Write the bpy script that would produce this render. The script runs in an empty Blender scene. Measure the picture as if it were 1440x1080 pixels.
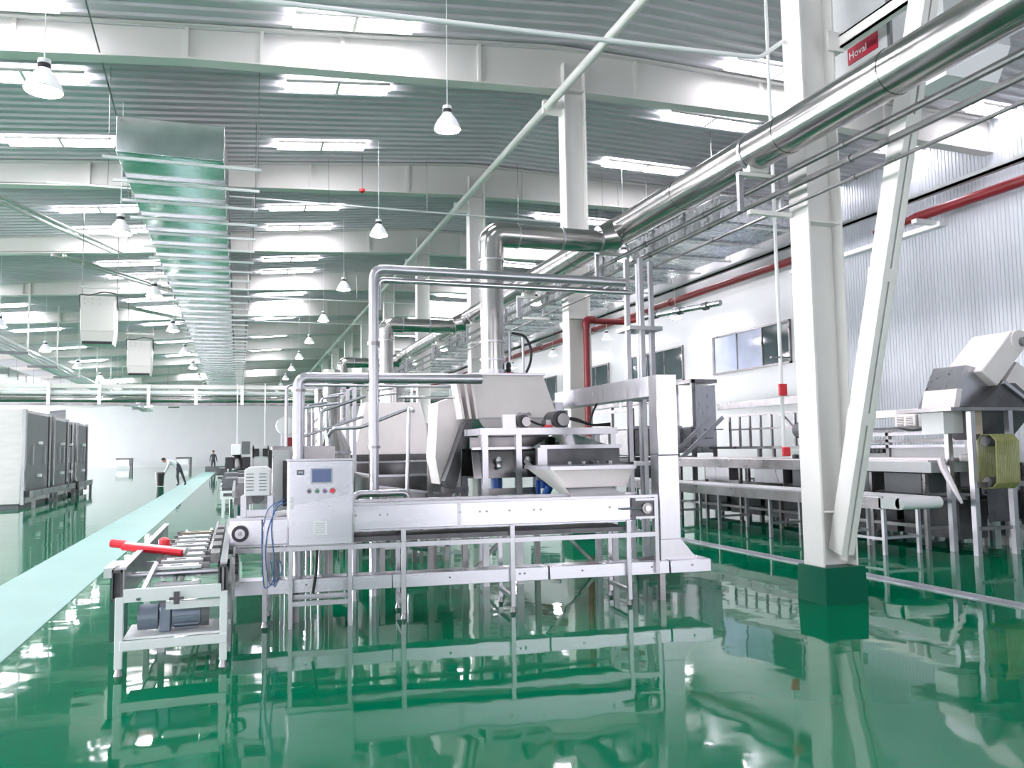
import bpy, math, random
from mathutils import Matrix, Vector
random.seed(7)
sc = bpy.context.scene
COL = sc.collection

# ------------------------------------------------------------------ camera, world, exposure
CAM_H = 1.6
FPX = 1150.0
def camera():
    Y = Vector(((335-720)/FPX, -(636-540)/FPX, 1)).normalized()
    zx = (500-720)/FPX
    Z = Vector((zx, (1+zx*(335-720)/FPX)/((636-540)/FPX), 1)).normalized()
    X = Vector((Z.y*Y.z-Z.z*Y.y, Z.z*Y.x-Z.x*Y.z, Z.x*Y.y-Z.y*Y.x))
    if X.x < 0: X = -X
    X.normalize()
    # rows are world axes written in (right, up, forward)
    right = Vector((X.x, Y.x, Z.x)); up = Vector((X.y, Y.y, Z.y)); fwd = Vector((X.z, Y.z, Z.z))
    m = Matrix.Identity(4)
    for i in range(3):
        m[i][0] = right[i]; m[i][1] = up[i]; m[i][2] = -fwd[i]
    m[2][3] = CAM_H
    cd = bpy.data.cameras.new('camera'); cd.sensor_width = 36; cd.lens = FPX/1440*36
    cd.clip_end = 400; cd.clip_start = 0.05
    co = bpy.data.objects.new('camera', cd); COL.objects.link(co)
    co.matrix_world = m
    sc.camera = co
camera()
w = bpy.data.worlds.new('world'); sc.world = w; w.use_nodes = True
bg = w.node_tree.nodes['Background']
bg.inputs[0].default_value = (1.0, 0.955, 1.03, 1); bg.inputs[1].default_value = 1.7
sc.view_settings.view_transform = 'Standard'
sc.view_settings.look = 'None'
sc.view_settings.gamma = 1.0
sc.view_settings.exposure = 1.08
sc.view_settings.use_curve_mapping = False
SKY_E = 12.0      # daylight through the roof light panels
LAMP_E = 110.0
sc.cycles.caustics_reflective = False
sc.cycles.caustics_refractive = False
sc.cycles.max_bounces = 8
sc.cycles.diffuse_bounces = 4
sc.cycles.glossy_bounces = 5
sc.cycles.sample_clamp_indirect = 6

# ------------------------------------------------------------------ materials
def mat(name, base, rough=0.5, metal=0.0, var=0.0, vscale=4.0, stretch=(1, 1, 1), bump=0.0, bscale=20.0,
        rvar=0.0, emit=None, estr=0.0, spec=0.5, alpha=1.0, trans=0.0, coat=0.0):
    m = bpy.data.materials.new(name); m.use_nodes = True
    nt = m.node_tree; b = nt.nodes['Principled BSDF']
    I = b.inputs
    I['Base Color'].default_value = (*base, 1); I['Roughness'].default_value = rough
    I['Metallic'].default_value = metal; I['Specular IOR Level'].default_value = spec
    I['Coat Weight'].default_value = coat
    I['Alpha'].default_value = alpha; I['Transmission Weight'].default_value = trans
    if emit:
        I['Emission Color'].default_value = (*emit, 1); I['Emission Strength'].default_value = estr
    if var or bump or rvar:
        tc = nt.nodes.new('ShaderNodeTexCoord'); mp = nt.nodes.new('ShaderNodeMapping')
        mp.inputs['Scale'].default_value = stretch
        nt.links.new(tc.outputs['Object'], mp.inputs['Vector'])
        n = nt.nodes.new('ShaderNodeTexNoise'); n.inputs['Scale'].default_value = vscale; n.inputs['Detail'].default_value = 4
        nt.links.new(mp.outputs[0], n.inputs['Vector'])
        if var:
            r = nt.nodes.new('ShaderNodeValToRGB')
            r.color_ramp.elements[0].position = 0.3; r.color_ramp.elements[1].position = 0.7
            r.color_ramp.elements[0].color = (*[c*(1-var) for c in base], 1)
            r.color_ramp.elements[1].color = (*[min(1, c*(1+var)) for c in base], 1)
            nt.links.new(n.outputs['Fac'], r.inputs[0]); nt.links.new(r.outputs[0], I['Base Color'])
        if rvar:
            mr = nt.nodes.new('ShaderNodeMapRange')
            mr.inputs['To Min'].default_value = max(0.02, rough-rvar); mr.inputs['To Max'].default_value = rough+rvar
            nt.links.new(n.outputs['Fac'], mr.inputs[0]); nt.links.new(mr.outputs[0], I['Roughness'])
        if bump:
            n2 = nt.nodes.new('ShaderNodeTexNoise'); n2.inputs['Scale'].default_value = bscale; n2.inputs['Detail'].default_value = 3
            nt.links.new(mp.outputs[0], n2.inputs['Vector'])
            bp = nt.nodes.new('ShaderNodeBump'); bp.inputs['Strength'].default_value = bump; bp.inputs['Distance'].default_value = 0.01
            nt.links.new(n2.outputs['Fac'], bp.inputs['Height']); nt.links.new(bp.outputs[0], I['Normal'])
    return m

M = {}
M['steel'] = mat('brushed_steel', (.50, .50, .53), .30, 1, var=.06, vscale=3, stretch=(4, 4, 1), rvar=.08)
M['pale'] = mat('pale_brushed_steel', (.62, .60, .59), .34, .75, var=.06, vscale=1.5, stretch=(1, 1, 6), rvar=.06)
M['offwhite'] = mat('offwhite_casing_paint', (.60, .585, .56), .45)
M['vatsteel'] = mat('shadowed_tank_steel', (.15, .148, .152), .24, .95, var=.25, vscale=2.5, rvar=.08)  # trough and tank steel, with shade put into a darker base colour
M['steelx'] = mat('brushed_steel_long', (.56, .56, .61), .27, 1, var=.04, vscale=2, stretch=(.6, 1, 4), rvar=.06)
M['frame'] = mat('satin_steel_tube', (.48, .48, .515), .32, .9, var=.08, vscale=5, rvar=.06)
M['dull'] = mat('dull_steel', (.27, .262, .27), .30, .95, var=.22, vscale=3, rvar=.10)
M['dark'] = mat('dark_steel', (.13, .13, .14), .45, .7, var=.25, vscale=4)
M['mirror'] = mat('polished_steel', (.58, .58, .60), .12, 1, var=.05, vscale=2, rvar=.05)
M['clad'] = mat('aluminium_cladding', (.43, .42, .41), .19, .95, var=.08, vscale=2.5, rvar=.07, bump=.06, bscale=6)
M['galv'] = mat('galvanised_sheet', (.46, .48, .50), .27, .9, var=.20, vscale=6, rvar=.1, bump=.12, bscale=4)
M['foil'] = mat('foil_insulation', (.72, .76, .77), .16, .95, var=.10, vscale=3, rvar=.08, bump=.35, bscale=3.0)
M['cream'] = mat('cream_steel_paint', (.80, .785, .765), .45, 0, var=.04, vscale=1.5)
M['hood'] = mat('matt_pale_steel', (.84, .79, .785), .45, .1, var=.04, vscale=2)
M['white'] = mat('white_paint', (.86, .87, .88), .4, 0, var=.02, vscale=2)
M['greypaint'] = mat('pale_grey_paint', (.55, .57, .58), .4, 0, var=.03)
M['midgrey'] = mat('mid_grey_paint', (.14, .15, .16), .45, .1, var=.06)
M['wall'] = mat('white_wall_panel', (.68, .69, .71), .35, 0, var=.02, vscale=.7)
M['corrwall'] = mat('grey_corrugated_wall', (.50, .53, .57), .38, .15, var=.08, vscale=.8, stretch=(1, 1, .1))
M['roof'] = mat('grey_roof_sheet', (.56, .555, .585), .45, .1, var=.06, vscale=.6)
M['beam'] = mat('roof_beam_paint', (.66, .655, .63), .5, 0, var=.04, vscale=.7)
M['red'] = mat('red_pipe_paint', (.21, .012, .018), .35, 0, var=.12)
M['redbright'] = mat('bright_red_plastic', (.80, .03, .05), .35)
M['black'] = mat('black_rubber', (.015, .015, .017), .45)
M['blackpl'] = mat('black_plastic', (.03, .03, .035), .35)
M['blue'] = mat('blue_enamel', (.02, .10, .42), .4)
M['bluehose'] = mat('blue_hose', (.06, .18, .50), .35)
M['motor'] = mat('grey_motor_paint', (.20, .24, .30), .4, .3, var=.1)
M['stripe'] = mat('pale_aqua_floor_paint', (.26, .47, .43), .42, 0, var=.05, vscale=.8)
M['plinth'] = mat('green_plinth_paint', (.0, .10, .055), .35, spec=.2)
M['screen'] = mat('blue_screen', (.03, .06, .22), .15, 0, var=.3, vscale=60, emit=(.05, .08, .30), estr=.10)
M['lit'] = mat('skylight_daylight', (.9, .9, .9), .5, emit=(1, .945, 1.02), estr=SKY_E)
M['lampglow'] = mat('lamp_glow', (.9, .9, .9), .5, emit=(1, .945, 1.01), estr=LAMP_E)
M['shade'] = mat('ribbed_lamp_shade', (.80, .82, .85), .3, .0, emit=(.95, .96, 1), estr=.12)
M['glass'] = mat('dark_window_glass', (.06, .09, .10), .06, 0, var=.3, vscale=.5, spec=.7)
M['film'] = mat('pale_film_glass', (.50, .55, .72), .12, 0, var=.12, vscale=1.2)
M['greenbelt'] = mat('yellow_green_cord', (.33, .34, .13), .4)
M['greenreflect'] = mat('steel_green_reflection', (.025, .11, .075), .3, .3, var=.15)  # steel with the reflection of the green floor put into its base colour
M['plastic'] = mat('white_belt', (.88, .88, .90), .35)
M['pinkfilm'] = mat('white_wrapping_film', (.86, .80, .83), .25, 0, var=.05, bump=.4, bscale=9)
M['skin'] = mat('skin', (.45, .27, .20), .5)
M['hair'] = mat('black_hair', (.02, .018, .016), .5)
M['cloth_dark'] = mat('dark_work_cloth', (.05, .055, .07), .8)
M['cloth_white'] = mat('white_work_shirt', (.75, .77, .80), .8)
M['card'] = mat('tan_board', (.50, .42, .33), .6, var=.1)
M['redtxt'] = mat('dull_red_print', (.30, .02, .035), .4)
M['crimson'] = mat('crimson_label', (.50, .012, .045), .35)
M['purple'] = mat('violet_button', (.25, .08, .35), .3)
M['greenbtn'] = mat('green_button', (.03, .25, .12), .3)
M['grate'] = mat('drain_grate_steel', (.52, .53, .58), .35, .7, var=.1)

def film_mat():
    m = bpy.data.materials.new('clear_plastic_film'); m.use_nodes = True
    nt = m.node_tree; b = nt.nodes['Principled BSDF']
    b.inputs['Base Color'].default_value = (.85, .9, .98, 1); b.inputs['Roughness'].default_value = .12
    b.inputs['Alpha'].default_value = .14
    return m
M['clearfilm'] = film_mat()

def floor_mat():
    m = bpy.data.materials.new('green_epoxy_floor'); m.use_nodes = True
    nt = m.node_tree; b = nt.nodes['Principled BSDF']; I = b.inputs
    I['Roughness'].default_value = .035; I['Specular IOR Level'].default_value = .26
    tc = nt.nodes.new('ShaderNodeTexCoord')
    n = nt.nodes.new('ShaderNodeTexNoise'); n.inputs['Scale'].default_value = .35; n.inputs['Detail'].default_value = 3
    nt.links.new(tc.outputs['Object'], n.inputs['Vector'])
    r = nt.nodes.new('ShaderNodeValToRGB')
    r.color_ramp.elements[0].color = (.0, .150, .068, 1); r.color_ramp.elements[1].color = (.0, .190, .088, 1)
    nt.links.new(n.outputs['Fac'], r.inputs[0]); nt.links.new(r.outputs[0], I['Base Color'])
    # gentle trowel waves in the resin
    a = nt.nodes.new('ShaderNodeTexNoise'); a.inputs['Scale'].default_value = 1.5; a.inputs['Detail'].default_value = 1.5
    c = nt.nodes.new('ShaderNodeTexNoise'); c.inputs['Scale'].default_value = 6.0; c.inputs['Detail'].default_value = 1
    for k in (a, c): nt.links.new(tc.outputs['Object'], k.inputs['Vector'])
    mx = nt.nodes.new('ShaderNodeMath'); mx.operation = 'MULTIPLY_ADD'
    mx.inputs[1].default_value = .09
    nt.links.new(c.outputs['Fac'], mx.inputs[0]); nt.links.new(a.outputs['Fac'], mx.inputs[2])
    bp = nt.nodes.new('ShaderNodeBump'); bp.inputs['Strength'].default_value = 1.0; bp.inputs['Distance'].default_value = 0.0035
    nt.links.new(mx.outputs[0], bp.inputs['Height']); nt.links.new(bp.outputs[0], I['Normal'])
    return m
M['floor'] = floor_mat()

# ------------------------------------------------------------------ mesh helpers
XF = Matrix.Identity(4)      # transform used while a rotated machine is being laid out
def setxf(m=None):
    global XF
    XF = m if m is not None else Matrix.Identity(4)

class MB:
    def __init__(s): s.v = []; s.f = []
    def add(s, vs, fs):
        o = len(s.v); s.v += [tuple(v) for v in vs]; s.f += [tuple(i+o for i in f) for f in fs]; return s
    def span(s, a, b):
        x0, y0, z0 = [min(a[i], b[i]) for i in range(3)]; x1, y1, z1 = [max(a[i], b[i]) for i in range(3)]
        return s.add([(x0, y0, z0), (x1, y0, z0), (x1, y1, z0), (x0, y1, z0), (x0, y0, z1), (x1, y0, z1), (x1, y1, z1), (x0, y1, z1)],
                     [(0, 3, 2, 1), (4, 5, 6, 7), (0, 1, 5, 4), (1, 2, 6, 5), (2, 3, 7, 6), (3, 0, 4, 7)])
    def box(s, c, d): return s.span([c[i]-d[i]/2 for i in range(3)], [c[i]+d[i]/2 for i in range(3)])
    def bar(s, p, q, w, h, up=(0, 0, 1)):
        p = Vector(p); q = Vector(q); d = (q-p).normalized(); u = Vector(up)
        if abs(d.dot(u)) > .98: u = Vector((0, 1, 0))
        r = d.cross(u).normalized(); u = r.cross(d).normalized()
        vs = []
        for e in (p, q):
            for a, b in ((-1, -1), (1, -1), (1, 1), (-1, 1)): vs.append(e+r*a*w/2+u*b*h/2)
        return s.add(vs, [(0, 1, 2, 3), (7, 6, 5, 4), (0, 4, 5, 1), (1, 5, 6, 2), (2, 6, 7, 3), (3, 7, 4, 0)])
    def tube(s, pts, r, n=10, bend=0.0, seg=5, closed=True):
        pts = [Vector(p) for p in pts]
        if bend > 0 and len(pts) > 2:
            out = [pts[0]]
            for i in range(1, len(pts)-1):
                a = (pts[i-1]-pts[i]); b = (pts[i+1]-pts[i])
                k = min(bend, a.length*.49, b.length*.49)
                A = pts[i]+a.normalized()*k; B = pts[i]+b.normalized()*k
                for j in range(seg+1):
                    t = j/seg
                    out.append(A*(1-t)**2+pts[i]*2*t*(1-t)+B*t*t)
            out.append(pts[-1]); pts = out
        rs = r if isinstance(r, (list, tuple)) else [r]*len(pts)
        o = len(s.v); nrm = None
        for i, p in enumerate(pts):
            if i == 0: d = pts[1]-pts[0]
            elif i == len(pts)-1: d = pts[-1]-pts[-2]
            else: d = (pts[i+1]-pts[i]).normalized()+(pts[i]-pts[i-1]).normalized()
            d = d.normalized()
            if nrm is None:
                nrm = d.orthogonal().normalized()
            else:
                nrm = (nrm-d*nrm.dot(d))
                nrm = nrm.normalized() if nrm.length > 1e-6 else d.orthogonal().normalized()
            bi = d.cross(nrm)
            for k in range(n):
                a = 2*math.pi*k/n
                s.v.append(tuple(p+(nrm*math.cos(a)+bi*math.sin(a))*rs[i]))
        for i in range(len(pts)-1):
            for k in range(n):
                k2 = (k+1) % n
                s.f.append((o+i*n+k, o+i*n+k2, o+(i+1)*n+k2, o+(i+1)*n+k))
        if closed:
            s.f.append(tuple(o+k for k in reversed(range(n))))
            s.f.append(tuple(o+(len(pts)-1)*n+k for k in range(n)))
        return s
    def cyl(s, p, q, r, n=12, r2=None): return s.tube([p, q], [r, r if r2 is None else r2], n)
    def lathe(s, prof, c, n=16):
        o = len(s.v)
        for r, z in prof:
            for k in range(n):
                a = 2*math.pi*k/n
                s.v.append((c[0]+r*math.cos(a), c[1]+r*math.sin(a), c[2]+z))
        for i in range(len(prof)-1):
            for k in range(n):
                k2 = (k+1) % n
                s.f.append((o+i*n+k, o+i*n+k2, o+(i+1)*n+k2, o+(i+1)*n+k))
        s.f.append(tuple(o+k for k in reversed(range(n))))
        s.f.append(tuple(o+(len(prof)-1)*n+k for k in range(n)))
        return s
    def prism(s, poly, axis, a, b):
        """poly of 2-D points in the two other axes, extruded along axis from a to b"""
        def mk(p, t):
            return {'x': (t, p[0], p[1]), 'y': (p[0], t, p[1]), 'z': (p[0], p[1], t)}[axis]
        n = len(poly)
        return s.add([mk(p, a) for p in poly]+[mk(p, b) for p in poly],
                     [tuple(range(n)), tuple(range(2*n-1, n-1, -1))]+[(i, i+n, (i+1) % n+n, (i+1) % n) for i in range(n)])
    def loft(s, q0, q1):
        """solid between two quads given as 4 points each"""
        return s.add(list(q0)+list(q1), [(3, 2, 1, 0), (4, 5, 6, 7)]+[(i, (i+1) % 4, (i+1) % 4+4, i+4) for i in range(4)])
    def mesh(s, name, off=(0, 0, 0), material=None, sharp=.6):
        me = bpy.data.meshes.new(name)
        o = Vector(off)
        me.from_pydata([tuple((XF @ Vector(v))-o) for v in s.v], [], s.f)
        me.update()
        import bmesh
        bm = bmesh.new(); bm.from_mesh(me)
        bmesh.ops.recalc_face_normals(bm, faces=bm.faces)
        bm.to_mesh(me); bm.free()
        for p in me.polygons: p.use_smooth = True
        me.set_sharp_from_angle(angle=sharp)
        if material: me.materials.append(material)
        return me

def wloc(o):
    l = Vector((0, 0, 0))
    while o is not None: l += o.location; o = o.parent
    return l

def P(name, mb, m, parent=None, label=None, bevel=0.0, kind=None):
    """one mesh object; a part when it has a parent"""
    if parent is None:
        vs = [XF @ Vector(v) for v in mb.v]
        off = Vector((sum(v.x for v in vs)/len(vs), sum(v.y for v in vs)/len(vs), min(v.z for v in vs)))
    else: off = wloc(parent)
    me = mb.mesh(name, off, M[m])
    o = bpy.data.objects.new(name, me); COL.objects.link(o)
    if parent is None: o.location = off
    else: o.parent = parent
    if label: o['label'] = label
    if kind: o['kind'] = kind
    if bevel:
        b = o.modifiers.new('bevel', 'BEVEL'); b.width = bevel; b.segments = 2; b.limit_method = 'ANGLE'
    return o

def tag(o, label, cat, group=None):
    o['label'] = label; o['category'] = cat
    if group: o['group'] = group
    return o

def T(name, label, cat, loc, group=None):
    o = bpy.data.objects.new(name, None); COL.objects.link(o)
    o.location = XF @ Vector(loc); o.empty_display_size = .2
    return tag(o, label, cat, group)

def S(name, loc=(0, 0, 0)):
    o = bpy.data.objects.new(name, None); COL.objects.link(o); o.location = loc; o['kind'] = 'structure'; return o

def again(name, src, parent, delta):
    """another piece of the same shape (shared mesh), moved by delta"""
    o = src.copy(); o.name = name; COL.objects.link(o); o.parent = parent
    o.location = src.location+Vector(delta)
    return o

def dup(root, loc, label, group=None):
    r = root.copy(); COL.objects.link(r); r.location = loc; r['label'] = label
    if group: r['group'] = group
    for ch in list(root.children):
        c = ch.copy(); COL.objects.link(c); c.parent = r
        for g in list(ch.children):
            d = g.copy(); COL.objects.link(d); d.parent = c
    return r

ORD = ['nearest', 'second', 'third', 'fourth', 'fifth', 'sixth', 'seventh', 'eighth', 'ninth', 'tenth', 'eleventh', 'twelfth', 'thirteenth',
       'fourteenth', 'fifteenth', 'sixteenth']

# ------------------------------------------------------------------ the hall
K = .97
def kz(z): return CAM_H+(z-CAM_H)*K
BAY = 6.5
CX = 5.79                       # column line
CY = [7.05+BAY*i for i in range(15)]
Y0, Y1 = CY[0]-2*BAY, 105.0
XL, XR = -26.0, 15.9
APEX = kz(9.22)
def roofz(x): return APEX+(.09*(x-CX) if x < CX else -.02*(x-CX))
def beamz(x):
    pts = [(-30, kz(6.05)), (-3.4, kz(7.77)), (-.8, kz(8.02)), (5.4, kz(8.34)), (10.3, kz(8.38)), (16, kz(8.22)), (18, kz(8.1))]
    for (a, za), (b, zb) in zip(pts, pts[1:]):
        if a <= x <= b: return za+(zb-za)*(x-a)/(b-a)

fl = P('floor', MB().span((XL, Y0, -.3), (XR+.3, Y1, 0)), 'floor'); fl['kind'] = 'structure'
P('walkway_stripe', MB().span((-2.76, Y0, 0), (-1.73, Y1, .004)), 'stripe', fl, 'pale aqua painted walkway stripe')
P('drain_channel', MB().span((7.12, Y0+2, 0), (7.30, 60, .006)).span((7.10, Y0+2, 0), (7.13, 60, .014)).span((7.29, Y0+2, 0), (7.32, 60, .014)), 'grate', fl,
  'grey steel drain channel let into the green floor')
g = MB()
y = 4.0
while y < 18:
    g.span((7.13, y, .006), (7.29, y+.03, .012)); y += .07
P('drain_grate', g, 'grate', fl, kind='stuff')

P('wall_far', MB().span((XL, Y1, 0), (XR+.3, Y1+.2, 9.5)), 'wall')['kind'] = 'structure'
P('wall_left', MB().span((XL-.2, Y0, 0), (XL, Y1, 9.0)), 'wall')['kind'] = 'structure'
WY = 20.4                       # white panels beyond this, grey corrugated sheet before it
wb = MB()
for a, b in ((XL, -9.0), (-1.2, 2.2), (11.5, XR+.3)): wb.span((a, Y0-.2, 0), (b, Y0, 9.2))
for a, b in ((-9.0, -1.2), (2.2, 11.5)): wb.span((a, Y0-.2, 5.2), (b, Y0, 9.2))
P('wall_back', wb, 'wall')['kind'] = 'structure'
wr = P('wall_right', MB().span((XR+.05, WY, 0), (XR+.35, Y1, 9.5)), 'wall'); wr['kind'] = 'structure'
cw = MB()
prof = []
y = Y0
while y < WY-.2:
    prof += [(XR, y), (XR, y+.055), (XR+.012, y+.063), (XR+.012, y+.092)]; y += .1
prof.append((XR, WY))
vs = [(a, b, 0) for a, b in prof]+[(a, b, 9.3) for a, b in prof]; n = len(prof)
cw.add(vs, [(i, i+1, i+1+n, i+n) for i in range(n-1)])
cw.span((XR+.04, Y0, 0), (XR+.2, WY, 9.3))
P('corrugated_sheet', cw, 'corrwall', wr, 'grey corrugated metal wall sheet')

# ceiling: ribbed sheets per bay, beams, roof lights
ce = S('ceiling')
def sheet(x0, x1):
    mb = MB(); pr = []; y = 0.0; pitch = BAY/22
    for i in range(22):
        y = i*pitch
        pr += [(y, .0), (y+pitch*.78, .0), (y+pitch*.81, -.05), (y+pitch*.94, -.05), (y+pitch*.97, .0)]
    pr.append((BAY, 0)); n = len(pr)
    vs = [(x0, a, roofz(x0)+h) for a, h in pr]+[(x1, a, roofz(x1)+h) for a, h in pr]
    mb.add(vs, [(i, i+1, i+1+n, i+n) for i in range(n-1)])
    mb.add([(x0, 0, roofz(x0)+.08), (x1, 0, roofz(x1)+.08), (x1, BAY, roofz(x1)+.08), (x0, BAY, roofz(x0)+.08)], [(0, 1, 2, 3)])
    return mb
shl = P('roof_sheet', sheet(XL, CX), 'roof', ce); shr = P('roof_sheet', sheet(CX, XR+.3), 'roof', ce)
nb = int((Y1-Y0)/BAY)+1
for i in range(nb):
    if i == 0:
        shl.location.y = Y0; shr.location.y = Y0
    else:
        again('roof_sheet', shl, ce, (0, BAY*i, 0)); again('roof_sheet', shr, ce, (0, BAY*i, 0))
# roof beams (tapered I sections) with stiffener plates
xs = [XL, -18, -10, -3.4, -.8, 2.2, 5.4, 8, 10.3, 13, XR]
def beam():
    mb = MB()
    top = [(x, roofz(x)-.03) for x in xs]; bot = [(x, beamz(x)) for x in xs]
    mb.prism(top+bot[::-1], 'y', -.012, .012)
    for (xa, za), (xb, zb) in zip(bot, bot[1:]): mb.loft([(xa, -.14, za-.02), (xa, .14, za-.02), (xa, .14, za+.01), (xa, -.14, za+.01)],
                                                         [(xb, -.14, zb-.02), (xb, .14, zb-.02), (xb, .14, zb+.01), (xb, -.14, zb+.01)])
    for (xa, za), (xb, zb) in zip(top, top[1:]): mb.loft([(xa, -.14, za-.01), (xa, .14, za-.01), (xa, .14, za+.02), (xa, -.14, za+.02)],
                                                         [(xb, -.14, zb-.01), (xb, .14, zb-.01), (xb, .14, zb+.02), (xb, -.14, zb+.02)])
    return mb
rb = P('roof_beam', beam(), 'beam', ce); rb.location.y = CY[1]
stx = [-16.6, -12, -7.4, -3.25, -.85, .3, 1.6, 4.0, 7.1, 9.9, 13]
for x in stx:
    P('stiffener_plate', MB().span((x-.03, CY[1]-.07, beamz(x)), (x+.03, CY[1]+.07, roofz(x)-.03)), 'beam', rb)
beams = [rb]
for i in [0]+list(range(2, 15)):
    b2 = again('roof_beam', rb, ce, (0, CY[i]-CY[1], 0)); beams.append(b2)
    for c in rb.children:
        d = c.copy(); COL.objects.link(d); d.parent = b2
# roof light panels: two panes in one frame
RX = [-15.0, -9.2, -3.55, 1.74, 9.95, 16.0]
RYs = [4.2, 9.6, 12.95, 15.45, 18.6, 23.6, 25.8, 30.2, 32.3, 37.2, 39.3, 44, 46.5, 51, 53.5, 58, 61, 66, 72, 79, 86, 93]
proto = {}
for xc in RX:
    xw = .97 if xc < CX else 1.12
    x0, x1 = xc-xw, min(xc+xw, XR-.1)
    def zz(x): return roofz(x)-.075
    for j, yy in enumerate(RYs):
        if j == 0:
            fr = MB()
            for a, b in ((-.25, -.22), (.22, .25)):
                fr.loft([(x0, yy+a, zz(x0)-.03), (x0, yy+b, zz(x0)-.03), (x0, yy+b, zz(x0)+.02), (x0, yy+a, zz(x0)+.02)],
                        [(x1, yy+a, zz(x1)-.03), (x1, yy+b, zz(x1)-.03), (x1, yy+b, zz(x1)+.02), (x1, yy+a, zz(x1)+.02)])
            xm = (x0+x1)/2
            fr.span((xm-.03, yy-.25, zz(xm)-.03), (xm+.03, yy+.25, zz(xm)+.02))
            f = P('roof_light', fr, 'beam', ce)
            for a, b in ((x0, xm-.03), (xm+.03, x1)):
                P('pane', MB().loft([(a, yy-.22, zz(a)-.02), (a, yy+.22, zz(a)-.02), (a, yy+.22, zz(a)), (a, yy-.22, zz(a))],
                                    [(b, yy-.22, zz(b)-.02), (b, yy+.22, zz(b)-.02), (b, yy+.22, zz(b)), (b, yy-.22, zz(b))]), 'lit', f)
            proto[xc] = f
        else:
            f = proto[xc]; f2 = again('roof_light', f, ce, (0, yy-RYs[0], 0))
            for c in f.children:
                d = c.copy(); COL.objects.link(d); d.parent = f2
# eave gutter beam and white strip over the right wall
P('trim_1', MB().span((15.1, Y0, 7.30), (15.25, Y1, 7.36)).span((15.1, Y0, 7.30), (15.13, Y1, 7.44)), 'greypaint')['kind'] = 'structure'
P('trim_2', MB().span((15.7, 14.8, 6.70), (15.9, 20.4, 6.82)), 'white')['kind'] = 'structure'

# windows in the white wall
for i, ya in enumerate([20.75, 27.1, 33.65, 40.15]):
    yb = ya+4.3; z0, z1 = 4.06, 5.40; xf = XR+.05
    fr = MB()
    fr.span((xf-.07, ya, z1-.06), (xf, yb, z1)).span((xf-.07, ya, z0), (xf, yb, z0+.06))
    fr.span((xf-.07, ya, z0), (xf, ya+.06, z1)).span((xf-.07, yb-.12, z0), (xf, yb, z1))
    fr.span((xf-.06, ya+1.4, z0), (xf, ya+1.45, z1)).span((xf-.06, ya+2.8, z0), (xf, ya+2.84, z1))
    wn = P('window_%d' % (i+1), fr, 'dull'); wn['kind'] = 'structure'
    for k, (a, b) in enumerate(((ya+.06, ya+1.4), (ya+1.45, ya+2.8), (ya+2.84, yb-.12))):
        P('pane', MB().span((xf-.03, a, z0+.06), (xf-.01, b, z1-.06)), 'film' if (i == 0 and k > 0) else 'glass', wn,
          'pane covered with pale film' if (i == 0 and k > 0) else None)
# tall daylight windows along the left wall
M['daylight'] = mat('window_daylight', (.9, .9, .9), .5, emit=(1, .95, 1.01), estr=17.0)
wl0 = None
for i in range(14):
    ya = Y0+3+7.4*i
    fr = MB().span((XL, ya, 1.2), (XL+.1, ya+5.4, 1.3)).span((XL, ya, 5.2), (XL+.1, ya+5.4, 5.3)).span((XL, ya, 1.2), (XL+.1, ya+.1, 5.3)).span((XL, ya+5.3, 1.2), (XL+.1, ya+5.4, 5.3)).span((XL, ya+2.65, 1.2), (XL+.1, ya+2.75, 5.3))
    wn = P('window_%d' % (i+5), fr, 'white'); wn['kind'] = 'structure'
    for a, b in ((ya+.1, ya+2.65), (ya+2.75, ya+5.3)): P('pane', MB().span((XL+.02, a, 1.3), (XL+.04, b, 5.2)), 'daylight', wn)
# dark louvre high on the far wall
P('trim_3', MB().span((-20.4, Y1-.06, 5.7), (-18.8, Y1, 7.2)), 'dark')['kind'] = 'structure'

# ------------------------------------------------------------------ columns
def column(i, label):
    x, y = CX, CY[i]
    zt = beamz(x)+.5
    t = T('steel_column', label, 'column', (x, y, 0), 'cream columns along the ridge')
    P('flange', MB().span((x-.215, y-.15, .36), (x-.19, y+.15, zt)), 'cream', t, bevel=.003)
    P('flange', MB().span((x+.19, y-.15, .36), (x+.215, y+.15, zt)), 'cream', t, bevel=.003)
    P('web', MB().span((x-.19, y-.01, .36), (x+.19, y+.01, zt)), 'cream', t)
    s = MB()
    for z in (.9, 3.9, zt-.5): s.span((x-.19, y-.14, z), (x+.19, y+.14, z+.02))
    P('stiffener_plate', s, 'cream', t)
    pl = MB().loft([(x-.255, y-.22, 0), (x+.255, y-.22, 0), (x+.255, y+.22, 0), (x-.255, y+.22, 0)], [(x-.245, y-.21, .36), (x+.245, y-.21, .36), (x+.245, y+.21, .36), (x-.245, y+.21, .36)])
    P('plinth', pl, 'plinth', t, 'dark green painted concrete plinth')
    return t
cl = ['cream steel column nearest the camera, standing on a green plinth with a diagonal brace at its foot',
      'second cream steel column, with a red standpipe running down its front',
      'third cream steel column, rising right behind the nearest vertical duct',
      'fourth cream steel column from the camera, left of the third one',
      'fifth cream steel column from the camera, seen past the second duct']
for i in range(13):
    column(i, cl[i] if i < 5 else '%s cream steel column from the camera in the row under the ridge' % ORD[i])
# tube along the column heads
tb = MB().tube([(CX-.5, CY[0]-4, kz(8.0)), (CX-.5, CY[12], kz(8.0))], .075, 12)
t = T('ridge_tube', 'long pale steel tube running along the tops of the cream columns', 'tube', (CX-.5, CY[0], kz(8.0)))
P('tube', tb, 'beam', t)
for i in range(13): P('end_plate', MB().span((CX-.58, CY[i]-.05, kz(8.0)-.12), (CX-.216, CY[i]+.05, kz(8.0)+.12)), 'cream', t)

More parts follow.
